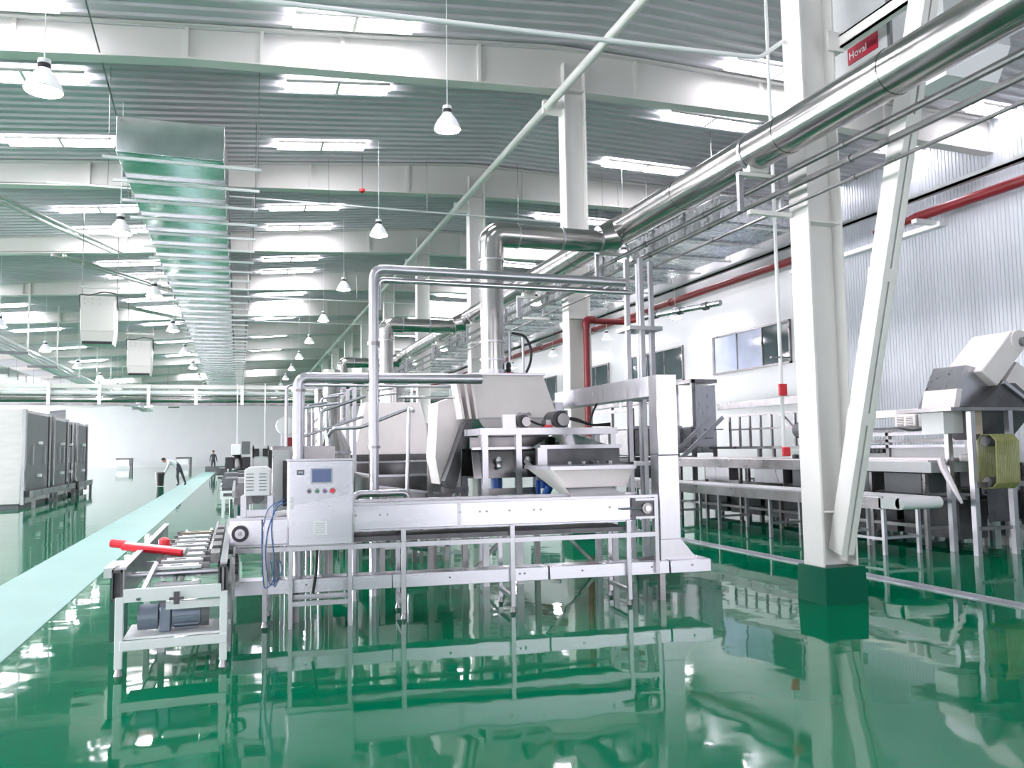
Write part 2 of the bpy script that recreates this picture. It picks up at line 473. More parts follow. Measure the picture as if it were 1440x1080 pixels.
# diagonal brace at the nearest column: two channels side by side
t = T('diagonal_brace', 'white slanting double-channel brace rising from the foot of the nearest column', 'brace', (CX, CY[0]-.2, .45))
a = Vector((CX+.03, CY[0]-.12, .50)); b = Vector((CX+.03, CY[0]-2.36, 8.6))
d = (b-a).normalized()
nrm = d.cross(Vector((1, 0, 0))).normalized()
for s_ in (-1, 1):
    o = Vector((s_*.045, 0, 0))
    P('channel', MB().bar(a+o, b+o, .07, .20, up=nrm), 'cream', t, bevel=.006)
for k in range(1, 6):
    p = a.lerp(b, k/6)
    P('batten_plate', MB().bar(p-d*.06, p+d*.06, .168, .206, up=nrm), 'cream', t)
P('gusset_plate', MB().prism([(CY[0]-.0, .42), (CY[0]-.20, .42), (CY[0]-.22, .95), (CY[0]-.0, .95)], 'x', CX+.02, CX+.04), 'cream', t)

# girt from the nearest column toward the camera
t = T('side_girt', 'cream channel girt running off the right side of the nearest column', 'beam', (CX+.25, CY[0]-2, 5.75))
P('channel', MB().span((CX+.245, CY[0]-4.5, 5.80), (CX+.27, CY[0]+.1, 5.94)).span((CX+.245, CY[0]-4.5, 5.92), (CX+.34, CY[0]+.1, 5.94)).span((CX+.245, CY[0]-4.5, 5.80), (CX+.34, CY[0]+.1, 5.82)), 'cream', t)
P('cleat_plate', MB().span((CX+.10, CY[0]-.20, 5.76), (CX+.30, CY[0]-.172, 5.97)), 'cream', t)

# ------------------------------------------------------------------ air heater with a red label
setxf(Matrix.Translation((0, .06, -.13)))
t = T('ceiling_air_heater', 'large grey air heater box with a red label, hung behind the nearest column', 'heater', (7.0, 6.6, 5.62))
P('casing', MB().span((6.35, 6.42, 5.62), (6.78, 7.24, 6.95)), 'greypaint', t, bevel=.01)
P('base_tray', MB().span((6.40, 6.48, 5.56), (6.73, 7.18, 5.62)), 'dark', t)
P('corner_post', MB().span((6.335, 6.40, 5.6), (6.37, 6.44, 6.97)), 'midgrey', t)
lb = P('label_plate', MB().span((6.338, 6.58, 5.88), (6.35, 7.02, 6.06)), 'crimson', t, 'red name label')
def text(body, size, m, parent, origin, xdir, ydir, name='lettering', extrude=.001):
    cu = bpy.data.curves.new(name, 'FONT'); cu.body = body; cu.size = size; cu.extrude = extrude
    o = bpy.data.objects.new(name, cu); COL.objects.link(o)
    dg = bpy.context.evaluated_depsgraph_get(); me = bpy.data.meshes.new_from_object(o.evaluated_get(dg))
    bpy.data.objects.remove(o)
    X = Vector(xdir).normalized(); Yv = Vector(ydir).normalized(); Z = X.cross(Yv)
    R = Matrix((X, Yv, Z)).transposed().to_4x4(); R.translation = (XF @ Vector(origin))-wloc(parent)
    me.transform(R); me.materials.clear(); me.materials.append(M[m])
    ob = bpy.data.objects.new(name, me); COL.objects.link(ob); ob.parent = parent
    return ob
text('Hoval', .115, 'white', lb, (6.335, 7.00, 5.93), (0, -1, 0), (0, 0, 1))
f = MB()
for k, hh in enumerate((.07, .055, .07, .055, .055)):
    yy = 6.72-k*.026
    f.span((6.334, yy, 5.93), (6.339, yy-.007, 5.93+hh)); f.span((6.334, yy-.013, 5.93), (6.339, yy-.018, 5.93+.05))
P('faded_print', f, 'redtxt', lb, 'dull dark red unreadable print after the white word')
for yy in (6.6, 7.1): P('hanger_rod', MB().cyl((6.6, yy, 6.95), (6.6, yy, roofz(6.6)+.1), .012, 6), 'dull', t)

setxf()
# second casing above: the motor box at the right of the brace
t = T('ceiling_fan_box', 'pale grey fan box at the top right, beyond the diagonal brace', 'heater', (9.3, 8.4, 6.5))
P('casing', MB().span((8.75, 8.0, 6.95), (9.9, 8.8, 7.7)), 'greypaint', t, bevel=.01)
P('skirt', MB().loft([(8.85, 8.1, 6.45), (9.75, 8.1, 6.45), (9.75, 8.7, 6.45), (8.85, 8.7, 6.45)], [(8.75, 8.0, 6.95), (9.9, 8.0, 6.95), (9.9, 8.8, 6.95), (8.75, 8.8, 6.95)]), 'white', t)
P('hanger_rod', MB().cyl((9.3, 8.4, 7.7), (9.3, 8.4, roofz(9.3)), .012, 6), 'dull', t)

# ------------------------------------------------------------------ ducts
DX, DZ, DR = 5.13, 4.67, .20
t = T('exhaust_header_duct', 'big round clad duct running the length of the hall at the upper right', 'duct', (DX, 8, DZ))
P('duct_body', MB().tube([(DX, 1.2, DZ), (DX, 46, DZ)], DR, 28), 'clad', t)
rg = P('seam_ring', MB().tube([(DX, 3.02, DZ), (DX, 3.06, DZ)], DR+.006, 28), 'clad', t)
for yy in (5.2, 6.6, 8.6, 11.9, 13.9, 16, 18.2, 21, 24, 27, 30, 33, 36): again('seam_ring', rg, t, (0, yy-3.02, 0))

def branch(y, label, zlow, proto_from=None):
    t = T('branch_duct', label, 'duct', (3.2, y, zlow), 'elbow ducts rising into the header')
    r = .158; z = 4.48
    P('riser', MB().tube([(3.2, y, zlow), (3.2, y, z-.36)], r, 24), 'clad', t)
    P('elbow', MB().tube([(3.2, y, z-.36), (3.2, y, z-.30), (3.2, y, z), (3.5, y, z), (3.56, y, z)], r+.012, 24, bend=.33, seg=7), 'clad', t)
    P('cross_run', MB().tube([(3.56, y, z), (4.75, y, z), (DX-.05, y, z+.08)], r, 24), 'clad', t)
    for k, zz_ in enumerate((z-.38, zlow+.5, zlow+.26)): P('joint_ring', MB().tube([(3.2, y, zz_), (3.2, y, zz_+.025)], r+.016, 24), 'steel', t)
    for xx in (3.56, 4.2, 4.78): P('joint_ring', MB().tube([(xx, y, z), (xx+.025, y, z)], r+.016, 24), 'steel', t)
    P('saddle', MB().tube([(DX-.34, y, z+.05), (DX-.12, y, z+.1)], [.17, .23], 24), 'clad', t)
    return t
b1 = branch(10.35, 'clad exhaust duct nearest the camera, rising off the front hopper hood and bending right', 2.5)
for k, yy in enumerate((18.6, 27.0, 35.5)):
    dup(b1, (3.2, yy, 2.5), ['second clad exhaust duct, rising behind the tall white pipe', 'third clad exhaust duct, above the far pipe frames', 'fourth clad exhaust duct, farthest of the elbow ducts'][k])

# two small pipes and one thin one below the header
for nm, x, z, r, lab in (('steel_pipe', 5.30, 4.37, .032, 'upper steel pipe running just under the header duct'),
                         ('steel_pipe', 5.36, 4.23, .032, 'middle steel pipe running under the header duct'),
                         ('steel_pipe', 5.40, 4.06, .018, 'thin lowest steel pipe under the header duct')):
    p = T(nm, lab, 'pipe', (x, 8, z), 'pipes under the header duct')
    P('pipe_run', MB().tube([(x, 1.5, z), (x, 36, z)], r, 10), 'dull', p)
    for yy in (6.0, 8.4, 9.9): P('coupling', MB().tube([(x, yy, z), (x, yy+.06, z)], r+.008, 10), 'dull', p)
# hung brackets
bt = None
for k, yy in enumerate([7.15, 10.75, 14.3, 17.9, 21.4, 25, 28.6]):
    if bt is None:
        x0 = DX
        bt = T('pipe_bracket', 'cream pipe bracket on the nearest column, with a clamp under the header duct', 'bracket', (x0, yy, 4.0), 'brackets under the header duct')
        P('upper_arm', MB().span((x0-.22, yy-.03, 4.40), (x0+.34, yy+.03, 4.44)), 'cream', bt)
        P('lower_arm', MB().span((x0-.10, yy-.03, 4.00), (x0+.42, yy+.03, 4.045)), 'cream', bt)
        P('hanger', MB().span((x0-.22, yy-.025, 4.02), (x0-.17, yy+.025, 4.44)), 'frame', bt)
        P('hanger', MB().span((x0+.29, yy-.02, 4.02), (x0+.33, yy+.02, 4.44)), 'frame', bt)
        P('saddle_block', MB().prism([(x0-.10, 4.44), (x0+.12, 4.44), (x0+.14, 4.54), (x0+.06, 4.50), (x0-.04, 4.50), (x0-.12, 4.54)], 'y', yy-.06, yy+.06), 'cream', bt)
        P('clamp_band', MB().tube([(DX, yy-.02, DZ), (DX, yy+.03, DZ)], DR+.012, 28), 'steel', bt)
    else:
        dup(bt, (DX, yy, 4.0), 'cream pipe bracket under the header duct, %s one from the camera' % ORD[k])

# rectangular foil duct with cross bars (left) and the galvanised twin (right)
def box_duct(x0, x1, y0, y1, z0, z1, m, label, barx, n0, flange, step):
    t = T('insulated_air_duct', label, 'duct', ((x0+x1)/2, y0, z0))
    k = 0; y = y0
    first = None
    while y < y1:
        ye = min(y+step, y1)
        if first is None: first = P('duct_section', MB().span((x0, y, z0), (x1, ye-.01, z1)), m, t, bevel=.012); f0 = y
        else: again('duct_section', first, t, (0, y-f0, 0))
        y += step
    fl0 = None; y = y0+step
    while y < y1:
        mb = None
        if fl0 is None:
            fl0 = P('flange', MB().span((x0-.04, y-.03, z0-.035), (x1+.04, y+.03, z0+.005)).span((x0-.04, y-.03, z0), (x0, y+.03, z1+.03)).span((x1, y-.03, z0), (x1+.04, y+.03, z1+.03)), 'mirror', t); f1 = y
        else: again('flange', fl0, t, (0, y-f1, 0))
        y += step
    b0 = None; y = y0+.12
    while y < y1:
        if b0 is None:
            b0 = P('support_bar', MB().span((barx[0], y-.025, z0-.085), (barx[1], y+.025, z0-.036)), 'white', t); f2 = y
        else: again('support_bar', b0, t, (0, y-f2, 0))
        y += step
    rod = None; y = y0+.12
    while y < y1:
        for xx in (x0-.12, barx[1]-.05):
            P('hanger_rod', MB().cyl((xx, y, z0-.06), (xx, y, roofz(xx)), .008, 5), 'dull', t)
        y += step*2
    return t
box_duct(-2.03, -.29, 14.95, 88, 6.72, 7.36, 'foil', 'long foil wrapped rectangular duct with white cross bars, hung on the left', (-2.25, .34), 0, True, 1.27)
box_duct(10.5, 12.65, 16.0, 70, kz(6.9), kz(7.55), 'galv', 'wide galvanised rectangular duct hung right of the columns', (10.2, 12.95), 0, True, 1.6)
box_duct(-13.9, -12.2, 24, 80, 6.0, 6.5, 'foil', 'foil wrapped duct at the far left edge, above the cabinets', (-14.2, -11.8), 0, True, 2.0)

dl = [o for o in COL.objects if o.name == 'insulated_air_duct'][0]
P('stay_wire', MB().cyl((-2.03, 14.97, 7.36), (-2.15, 11.6, roofz(-2.15)-.03), .014, 6), 'dull', dl)
# cable trays at the far left
t = T('ceiling_cable_tray', 'pale pipe and cable tray slanting down at the far left under the roof', 'tray', (-7.7, 30, 5.2))
for dx, dz in ((-.35, 0), (-.2, .02), (0, 0), (.2, .03), (.35, .1)): P('pipe_run', MB().cyl((-7.7+dx, 14, 5.35+dz), (-7.7+dx, 80, 5.35+dz), .05, 8), 'white', t)
for yy in range(18, 78, 5):
    P('cross_arm', MB().span((-8.25, yy-.04, 5.2), (-7.15, yy+.04, 5.29)), 'midgrey', t)
    P('hanger', MB().span((-7.2, yy-.03, 5.2), (-7.14, yy+.03, roofz(-7.2))), 'beam', t)

# ------------------------------------------------------------------ high bay lamps
def lamp0(x, y, z, label):
    t = T('high_bay_lamp', label, 'lamp', (x, y, z), 'high bay lamps')
    R = .2
    P('shade', MB().lathe([(R, 0), (R+.008, .01), (R-.015, .07), (R-.055, .15), (R-.105, .215), (.075, .25), (.07, .26)], (x, y, z), 20), 'shade', t)
    P('diffuser', MB().lathe([(.03, -.035), (.12, -.025), (R-.006, -.002), (R-.006, .004)], (x, y, z), 20), 'lampglow', t)
    P('driver', MB().lathe([(.06, .26), (.072, .265), (.072, .315), (.06, .32)], (x, y, z), 14), 'blackpl', t)
    P('cap', MB().lathe([(.07, .32), (.072, .325), (.068, .37), (.03, .385)], (x, y, z), 14), 'white', t)
    P('cord', MB().cyl((x, y, z+.38), (x, y, roofz(x)-.02), .007, 5), 'white', t)
    return t
rows = [(3.0, [11.9, 18.4, 25.0, 31.3, 37.8, 44.3, 50.8, 57.3, 64, 70.5, 77], 6.50, 'the row left of the columns'),
        (-2.14, [10.2, 16.6, 23.1, 29.6, 36.1, 42.6, 49, 56, 62.5, 69, 75.5], 5.72, 'the row by the left foil duct'),
        (-7.0, [28.6, 34.9, 41.5, 48, 54.5, 61, 67.5, 74], 5.55, 'the far left row'),
        (9.3, [18.6, 25.2, 31.6, 38.1, 44.6], 6.35, 'the row just right of the columns'),
        (14.6, [25.3, 31.0, 37.2, 43.4], 6.1, 'the row along the white wall')]
L0 = None
for x, ys, z, lab in rows:
    for k, yy in enumerate(ys):
        l = '%s high bay lamp from the camera in %s' % (ORD[k], lab)
        if k == 0: l = 'bell shaped high bay lamp nearest the camera in '+lab
        if L0 is None: L0 = lamp0(x, yy, z, l)
        else:
            t = dup(L0, (x, yy, z), l)
            for c in t.children:       # cord length follows the roof
                if c.name.startswith('cord'):
                    me = MB().cyl((x, yy, z+.38), (x, yy, roofz(x)-.02), .007, 5).mesh('cord', (x, yy, z), M['white']); c.data = me

# ------------------------------------------------------------------ unit heaters hung on the left
def heater(x, y, z, label):
    t = T('unit_heater', label, 'heater', (x, y, z), 'white unit heaters hung from the roof')
    P('casing', MB().span((x-.40, y, z+.33), (x+.40, y+.7, z+1.25)), 'offwhite', t, bevel=.015)
    P('outlet', MB().loft([(x-.36, y+.04, z), (x+.36, y+.04, z), (x+.36, y+.66, z), (x-.36, y+.66, z)], [(x-.40, y, z+.33), (x+.40, y, z+.33), (x+.40, y+.7, z+.33), (x-.40, y+.7, z+.33)]), 'offwhite', t)
    P('louvre', MB().span((x-.35, y+.02, z+.0), (x+.35, y+.06, z+.07)), 'black', t, 'black outlet slot')
    for xx in (-.42, .42): P('hanger_rod', MB().cyl((x+xx, y+.3, z+1.0), (x+xx, y+.3, roofz(x)), .012, 6), 'dull', t)
    P('pipe_loop', MB().tube([(x-.42, y+.1, z+.9), (x-.46, y+.1, z+1.3), (x-.2, y+.1, z+1.28), (x+.1, y+.1, z+1.38), (x+.44, y+.1, z+1.35), (x+.47, y+.1, z+.9)], .016, 6, bend=.08), 'blackpl', t)
    for k in range(6): P('bolt', MB().cyl((x-.3+.18*(k % 3), y-.012, z+1.17-.13*(k//3)), (x-.3+.18*(k % 3), y, z+1.17-.13*(k//3)), .014, 6), 'dull', t)
    P('hanger_frame', MB().span((x-.48, y+.25, z+1.5), (x+.48, y+.31, z+1.56)), 'beam', t)
    return t
h1 = heater(-3.5, 23.3, 4.45, 'larger and nearer white unit heater hung at the left under the roof')
dup(h1, (-3.42, 32, 4.42), 'smaller white unit heater hung behind the nearer one at the left')
h3 = dup(h1, (-4.2, 60, 4.7), 'tiny distant white unit heater hanging just under the pipe bridge')

# roof bracing rods and sprinkler pipes
for k, (p, q, lab) in enumerate([((-5.9, 20, 7.5), (-6.2+2.6, 26.6, 7.6), 'pale double brace tube between beams at the left'),
                                 ((-5.0, 33, 7.2), (-1.5, 39.5, 7.45), 'pale brace tube far back between the unit heaters'),
                                 ((-5.2, 26.4, 7.4), (-2.2, 33, 7.6), 'pale brace tube behind the nearer unit heater')]):
    t = T('roof_brace', lab, 'brace', p, 'slanting roof braces')
    for o in (0, .3): P('tube', MB().cyl((p[0]+o, p[1], p[2]), (q[0]+o, q[1], q[2]), .045, 8), 'beam', t)
for k, (yy, x0, x1, z) in enumerate([(19.6, -4.0, 14.0, 7.5), (32.4, -4, 14, 7.5), (38.4, -4, 14, 7.5)]):
    t = T('sprinkler_pipe', 'thin white sprinkler pipe under the roof, %s from the camera' % ORD[k], 'pipe', ((x0+x1)/2, yy, z), 'sprinkler pipes')
    P('pipe_run', MB().cyl((x0, yy, z), (x1, yy, z), .022, 8), 'white', t)
    for xx in [x0+1.2*j for j in range(1, int((x1-x0)/1.2), 2)]: P('drop_rod', MB().cyl((xx, yy, z), (xx, yy, roofz(xx)-.02), .006, 5), 'dull', t)
for k, (x, y) in enumerate([(2.75, 19.3), (10.2, 22.2)]):
    t = T('alarm_bell', ['small red alarm head hung under the roof, left of the columns', 'small red alarm head hung under the roof, right of the columns'][k], 'alarm', (x, y, 8.1))
    P('head', MB().lathe([(.02, 0), (.07, .03), (.07, .09), (.02, .12)], (x, y, 7.75), 10), 'redbright', t)
    P('rod', MB().cyl((x, y, 7.8), (x, y, roofz(x)-.02), .008, 5), 'dull', t)
# conduit crossing the top of the view to the nearest column
tag(P('ceiling_conduit', MB().tube([(-5, 7.15, 5.30), (CX-.55, 7.15, 5.72), (CX-.24, 7.15, 5.95)], .024, 10, bend=.06), 'white'),
    'bright conduit pipe crossing the top of the view to the nearest column', 'pipe')

# red pipes
t = T('red_pipe', 'long dark red fire pipe running along the white wall up to the nearest column', 'pipe', (15.5, 22, 7.1), 'red fire pipes')
RZ = 7.0
P('pipe_run', MB().tube([(15.45, 19.6, RZ), (15.45, 80, RZ)], .12, 14), 'red', t)
for yy in (19.55, 27, 34, 41): P('flange', MB().tube([(15.45, yy, RZ), (15.45, yy+.12, RZ)], .15, 14), 'red', t)
t = T('red_pipe', 'thick dark red fire pipe at the right edge on the grey corrugated wall', 'pipe', (15.5, 10, 7.1), 'red fire pipes')
P('pipe_run', MB().tube([(15.45, 4, RZ), (15.45, 15.2, RZ)], .12, 14), 'red', t)
P('reducer', MB().tube([(15.45, 15.2, RZ), (15.45, 15.7, RZ-.02), (15.45, 16.6, RZ-.02)], [.12, .07, .07], 12), 'red', t)
P('bracket', MB().span((15.1, 14.9, RZ-.24), (15.9, 15.05, RZ-.14)), 'white', t)
x, y = CX+.1, CY[1]-.19
t = T('red_standpipe', 'red standpipe on the second column with an elbow to the right at its top', 'pipe', (x, y, .4))
P('pipe_run', MB().tube([(x, y, .3), (x, y, 3.86), (x+.75, y, 3.86), (x+.95, y-.5, 3.88)], .055, 12, bend=.12), 'red', t)
P('grey_pipe', MB().tube([(x+.9, y-.42, 3.88), (x+1.5, y-2.0, 3.9)], .05, 12), 'galv', t)
P('elbow', MB().tube([(x, y, 3.72), (x, y, 3.88), (x+.16, y, 3.88)], .07, 12, bend=.11), 'red', t)
for k in (.2, .6, 1.0): P('coupling', MB().tube([(x+.9+.6*k*.8, y-.42-1.58*k*.8, 3.885), (x+.9+.6*k*.8+.03, y-.42-1.58*k*.8-.08, 3.89)], .07, 12), 'dull', t)

# riser conduit with two red call points
x, y = 6.88, 9.2
t = T('alarm_conduit', 'thin white vertical conduit left of the nearest column with two red boxes', 'conduit', (x, y, 1.5))
P('pipe_run', MB().cyl((x, y, 1.5), (x, y, roofz(x)-.01), .024, 8), 'white', t)
P('call_point', MB().span((x-.07, y-.06, 2.24), (x+.05, y-.02, 2.40)), 'redbright', t, 'red alarm box half way down', bevel=.008)
P('call_point', MB().span((x-.05, y-.06, 1.44), (x+.06, y-.02, 1.56)), 'redbright', t, 'red alarm box at the lower end', bevel=.008)
P('clip', MB().span((x-.15, y-.02, 2.75), (x+.15, y+.02, 2.77)), 'dull', t)

# ------------------------------------------------------------------ pipe bridge across the hall
BY = 45.0
t = T('pipe_bridge', 'pale pipe bridge with short posts crossing the whole back of the hall', 'pipe bridge', (-4, BY, 4.0))
P('top_chord', MB().span((-22, BY-.15, 4.88), (14, BY+.15, 5.08)), 'beam', t)
P('bottom_chord', MB().span((-22, BY-.12, 4.02), (14, BY+.12, 4.14)), 'dull', t)
for z, r, m in ((4.32, .15, 'clad'), (4.68, .10, 'white'), (4.53, .05, 'clad')): P('pipe_run', MB().cyl((-22, BY+.05, z), (14, BY+.05, z), r, 10), m, t)
x = -20.0; pr = None
while x < 14:
    P('post', MB().span((x-.08, BY-.2, 4.05), (x+.08, BY-.14, 5.05)), 'white', t); x += 2.24
for x in (-11.7, -21, 12): P('support_column', MB().span((x-.2, BY-.1, 0), (x+.2, BY+.3, 4.02)), 'cream', t)

# ------------------------------------------------------------------ stainless chambers on the left
def chamber(y0, y1, x1, z, label, narrow=False):
    t = T('steel_chamber', label, 'cabinet', (x1-1.4, y0, 0), 'tall steel chambers on the left')
    P('body', MB().span((x1-3.4, y0, .12), (x1, y1, z)), 'pale', t, bevel=.02)
    n = 1 if narrow else 1
    P('door', MB().span((x1, y0+.35, .3), (x1+.05, y1-.35, z-.1)), 'midgrey', t, 'dark grey chamber door', bevel=.01)
    for yy in (y0+.1, y1-.16): P('corner_post', MB().span((x1, yy-.1, .1), (x1+.09, yy+.1, z)), 'mirror', t)
    d = t.children[-3]
    for yy in (y0+1.0, y1-1.0): P('door_handle', MB().span((x1+.05, yy-.06, 1.3), (x1+.12, yy+.06, 1.9)), 'frame', d)
    for zz_ in (.95, 2.0): P('latch_knob', MB().lathe([(.1, -.05), (.1, .05)], (x1+.1, (y0+y1)/2, zz_), 8), 'white', d)
    P('base', MB().span((x1-3.4, y0+.05, 0), (x1-.05, y1-.05, .12)), 'dark', t)
    return t
chamber(28.4, 32.1, -6.25, 3.02, 'nearest tall stainless chamber at the left edge, with pale front and dark doors')
chamber(32.5, 35.2, -6.25, 2.95, 'second tall stainless chamber on the left, dark doors with bright handles')
chamber(35.4, 36.7, -6.35, 2.9, 'narrow middle stainless chamber between the second and the last')
chamber(36.9, 39.5, -6.25, 2.9, 'farthest stainless chamber on the left beside the white far wall')
t = T('bumper_rail', 'low grey bumper rail in front of the left chambers', 'rail', (-6.0, 34, 0))
P('rail', MB().bar((-6.0, 28.6, .42), (-6.0, 35.6, .42), .09, .2), 'dull', t)
P('rail', MB().bar((-6.0, 36.2, .42), (-6.0, 39.5, .42), .09, .2), 'dull', t)
P('end_cap', MB().cyl((-6.08, 35.8, .42), (-5.9, 35.8, .42), .16, 10), 'black', t)
for yy in (29, 32.2, 35.4, 36.4, 39.3): P('post', MB().span((-6.06, yy-.05, 0), (-5.96, yy+.05, .42)), 'dull', t)

# ------------------------------------------------------------------ main cross conveyor
CM = Matrix.Translation((1.51, 7.86, 0)) @ Matrix.Rotation(-.09, 4, 'Z')
setxf(CM)
t = T('cross_conveyor', 'long stainless belt conveyor across the middle, on square legs', 'conveyor', (.5, .3, 0))
for a, b in ((-1.58, -1.30), (-1.29, -.78)):
    P('side_panel', MB().span((a, 0, .745), (b-.004, .02, .975)), 'steelx', t, bevel=.003)
P('top_rail', MB().span((-1.60, -.015, .975), (-.78, .03, .995)), 'frame', t)
for a, b in ((-.78, .54), (.55, 2.33)):
    P('side_panel', MB().span((a, 0, .85), (b-.004, .02, 1.075)), 'steelx', t, bevel=.003)
P('joint_strip', MB().span((.53, -.012, .85), (.565, 0, 1.07)), 'steel', t)
P('side_panel', MB().span((-.78, .58, .85), (2.60, .60, 1.075)).span((-1.58, .58, .745), (-.78, .60, .975)), 'steel', t)
P('top_rail', MB().span((-.78, -.015, 1.075), (2.62, .05, 1.10)), 'frame', t)
P('top_rail', MB().span((-.78, .55, 1.075), (2.62, .615, 1.10)), 'frame', t)
P('belt', MB().loft([(-1.5, .05, .95), (-1.5, .55, .95), (-1.5, .55, .97), (-1.5, .05, .97)], [(-.78, .05, 1.045), (-.78, .55, 1.045), (-.78, .55, 1.065), (-.78, .05, 1.065)]).span((-.78, .05, 1.045), (2.54, .55, 1.065)), 'plastic', t, 'pale conveyor belt')
P('return_belt', MB().span((-1.2, .04, .76), (2.3, .56, .775)).span((-1.2, .03, .735), (2.3, .05, .78)), 'dark', t, 'dark return belt under the conveyor')
for x, z in ((-1.55, .885), (2.56, .98)): P('end_roller', MB().cyl((x, .04, z), (x, .56, z), .06, 14), 'mirror', t)
P('bottom_rail', MB().span((-.78, -.012, .835), (2.33, .03, .85)).span((-1.6, -.012, .73), (-.78, .03, .745)), 'frame', t)
lg = None
for x in (-1.27, 0, 1.07, 2.29):
    for yy in (.0, .56):
        if lg is None:
            lg = P('leg', MB().span((x-.022, yy-.03, .05), (x+.022, yy+.015, .73)), 'frame', t, bevel=.003); l0 = (x, yy)
            ft = P('foot', MB().cyl((x, yy-.008, 0), (x, yy-.008, .05), .03, 10, .016), 'dull', lg)
        else:
            if x > -1: P('leg_top', MB().span((x-.022, yy-.03, .73), (x+.022, yy+.015, .85)), 'frame', t)
            r = CM.to_3x3() @ Vector((x-l0[0], yy-l0[1], 0))
            l2 = again('leg', lg, t, r); f2 = ft.copy(); COL.objects.link(f2); f2.parent = l2
for yy in (-.022, .56): P('stretcher', MB().span((-1.6, yy, .675), (2.62, yy+.035, .72)), 'frame', t)
for x in (-1.27, 0, 1.07, 2.29): P('cross_stretcher', MB().span((x-.02, 0, .12), (x+.02, .56, .16)), 'frame', t)
P('end_post', MB().span((2.58, -.02, .30), (2.62, .02, 1.08)), 'frame', t)
# bearings
for x, z in ((-1.49, .855),):
    bb = P('bearing', MB().cyl((x, -.03, z), (x, 0, z), .075, 18), 'blackpl', t, 'black round shaft bearing')
    P('bearing_ring', MB().cyl((x, -.045, z), (x, -.03, z), .045, 16), 'frame', bb)
    P('shaft', MB().cyl((x, -.06, z), (x, -.03, z), .018, 10), 'dull', bb)
tp = P('take_up', MB().span((2.34, -.01, .87), (2.60, .0, 1.06)), 'dark', t, 'dark open take-up at the right end of the conveyor')
P('bearing_housing', MB().cyl((2.49, -.05, .965), (2.49, -.01, .965), .055, 14), 'dull', tp)
P('shaft', MB().cyl((2.49, -.07, .965), (2.49, -.05, .965), .028, 12), 'mirror', tp)
P('screw', MB().cyl((2.2, -.03, .965), (2.44, -.03, .965), .01, 8), 'frame', tp)
P('plate', MB().span((2.33, -.03, .85), (2.37, -.005, 1.07)), 'dark', tp)
for z in (.87, 1.055): P('slide_bar', MB().span((2.37, -.025, z-.012), (2.61, -.005, z+.012)), 'frame', tp)
for x in (-.75, -.68, -.45, -.22, -.15, .75, .82, 1.05, 1.3, 1.37, 2.1, .548):
    P('bolt', MB().cyl((x, -.012, .985), (x, 0, .985), .011, 8), 'dull', t)
for x in (.548,):
    for z in (.87, .91, 1.03, 1.055): P('bolt', MB().cyl((x, -.024, z), (x, -.012, z), .009, 6), 'frame', t)

# lower cable tray
t = T('floor_cable_tray', 'long flat stainless cable tray low behind the conveyor legs', 'cable tray', (.8, .2, .28))
for a, b in ((-1.55, -.1), (-.1, 1.45), (1.46, 2.75), (2.76, 3.22)):
    P('tray_section', MB().span((a, .02, .285), (b-.006, .25 if b < 2.8 else .55, .415)), 'steelx', t, bevel=.004)
for x in (-.9, -.5, .45, 1.15, 1.2, 1.8, 2.55, 3.0): P('bolt', MB().cyl((x, .01, .36), (x, .02, .36), .009, 6), 'dark', t)
for x in (-1.0, 2.7): P('foot', MB().span((x-.03, .1, 0), (x+.03, .16, .285)), 'dull', t)
# cable trunk: base, riser, overhead run
t = T('cable_trunk', 'tall box shaped stainless cable trunk at the right end of the conveyor', 'cable trunk', (2.8, .25, .4))
P('base_chute', MB().loft([(2.70, .12, .415), (3.10, .12, .415), (3.10, .5, .415), (2.70, .5, .415)], [(2.70, .12, .62), (2.93, .12, .62), (2.93, .40, .62), (2.70, .40, .62)]), 'steel', t)
P('riser', MB().span((2.70, .12, .62), (2.93, .34, 1.50)), 'steel', t, bevel=.004)
P('riser', MB().span((2.70, .12, 1.505), (2.93, .34, 2.36)), 'steel', t, bevel=.004)
P('overhead_run', MB().loft([(2.70, .34, 2.14), (2.93, .34, 2.14), (2.93, .34, 2.36), (2.70, .34, 2.36)], [(2.42, 3.0, 2.14), (2.65, 3.0, 2.14), (2.65, 3.0, 2.36), (2.42, 3.0, 2.36)]), 'steel', t)
P('mouth', MB().span((2.5, .18, .416), (2.72, .3, .43)), 'dark', t)

# control panel
t = T('control_panel', 'stainless control panel with a blue screen and coloured buttons, standing before the conveyor', 'control panel', (-.77, -.11, 0))
x0, x1, y0, y1, z0, z1 = -1.07, -.475, -.21, -.03, .735, 1.53
P('body', MB().span((x0, y0+.02, z0), (x1, y1, z1)), 'steel', t, bevel=.004)
d = P('door', MB().span((x0+.012, y0, z0+.012), (x1-.012, y0+.018, z1-.02)), 'steelx', t, bevel=.004)
P('rain_hood', MB().span((x0-.01, y0-.012, z1-.018), (x1+.01, y1, z1)), 'frame', t)
P('screen_frame', MB().span((-.865, y0-.012, 1.30), (-.665, y0, 1.445)), 'greypaint', d)
P('screen', MB().span((-.85, y0-.016, 1.315), (-.68, y0-.010, 1.435)), 'screen', d, 'blue touch screen')
P('meter', MB().span((-.985, y0-.014, 1.385), (-.92, y0, 1.43)), 'blackpl', d, 'small black temperature meter')
P('meter_digits', MB().span((-.972, y0-.016, 1.40), (-.955, y0-.013, 1.418)).span((-.948, y0-.016, 1.40), (-.934, y0-.013, 1.418)), 'film', d)
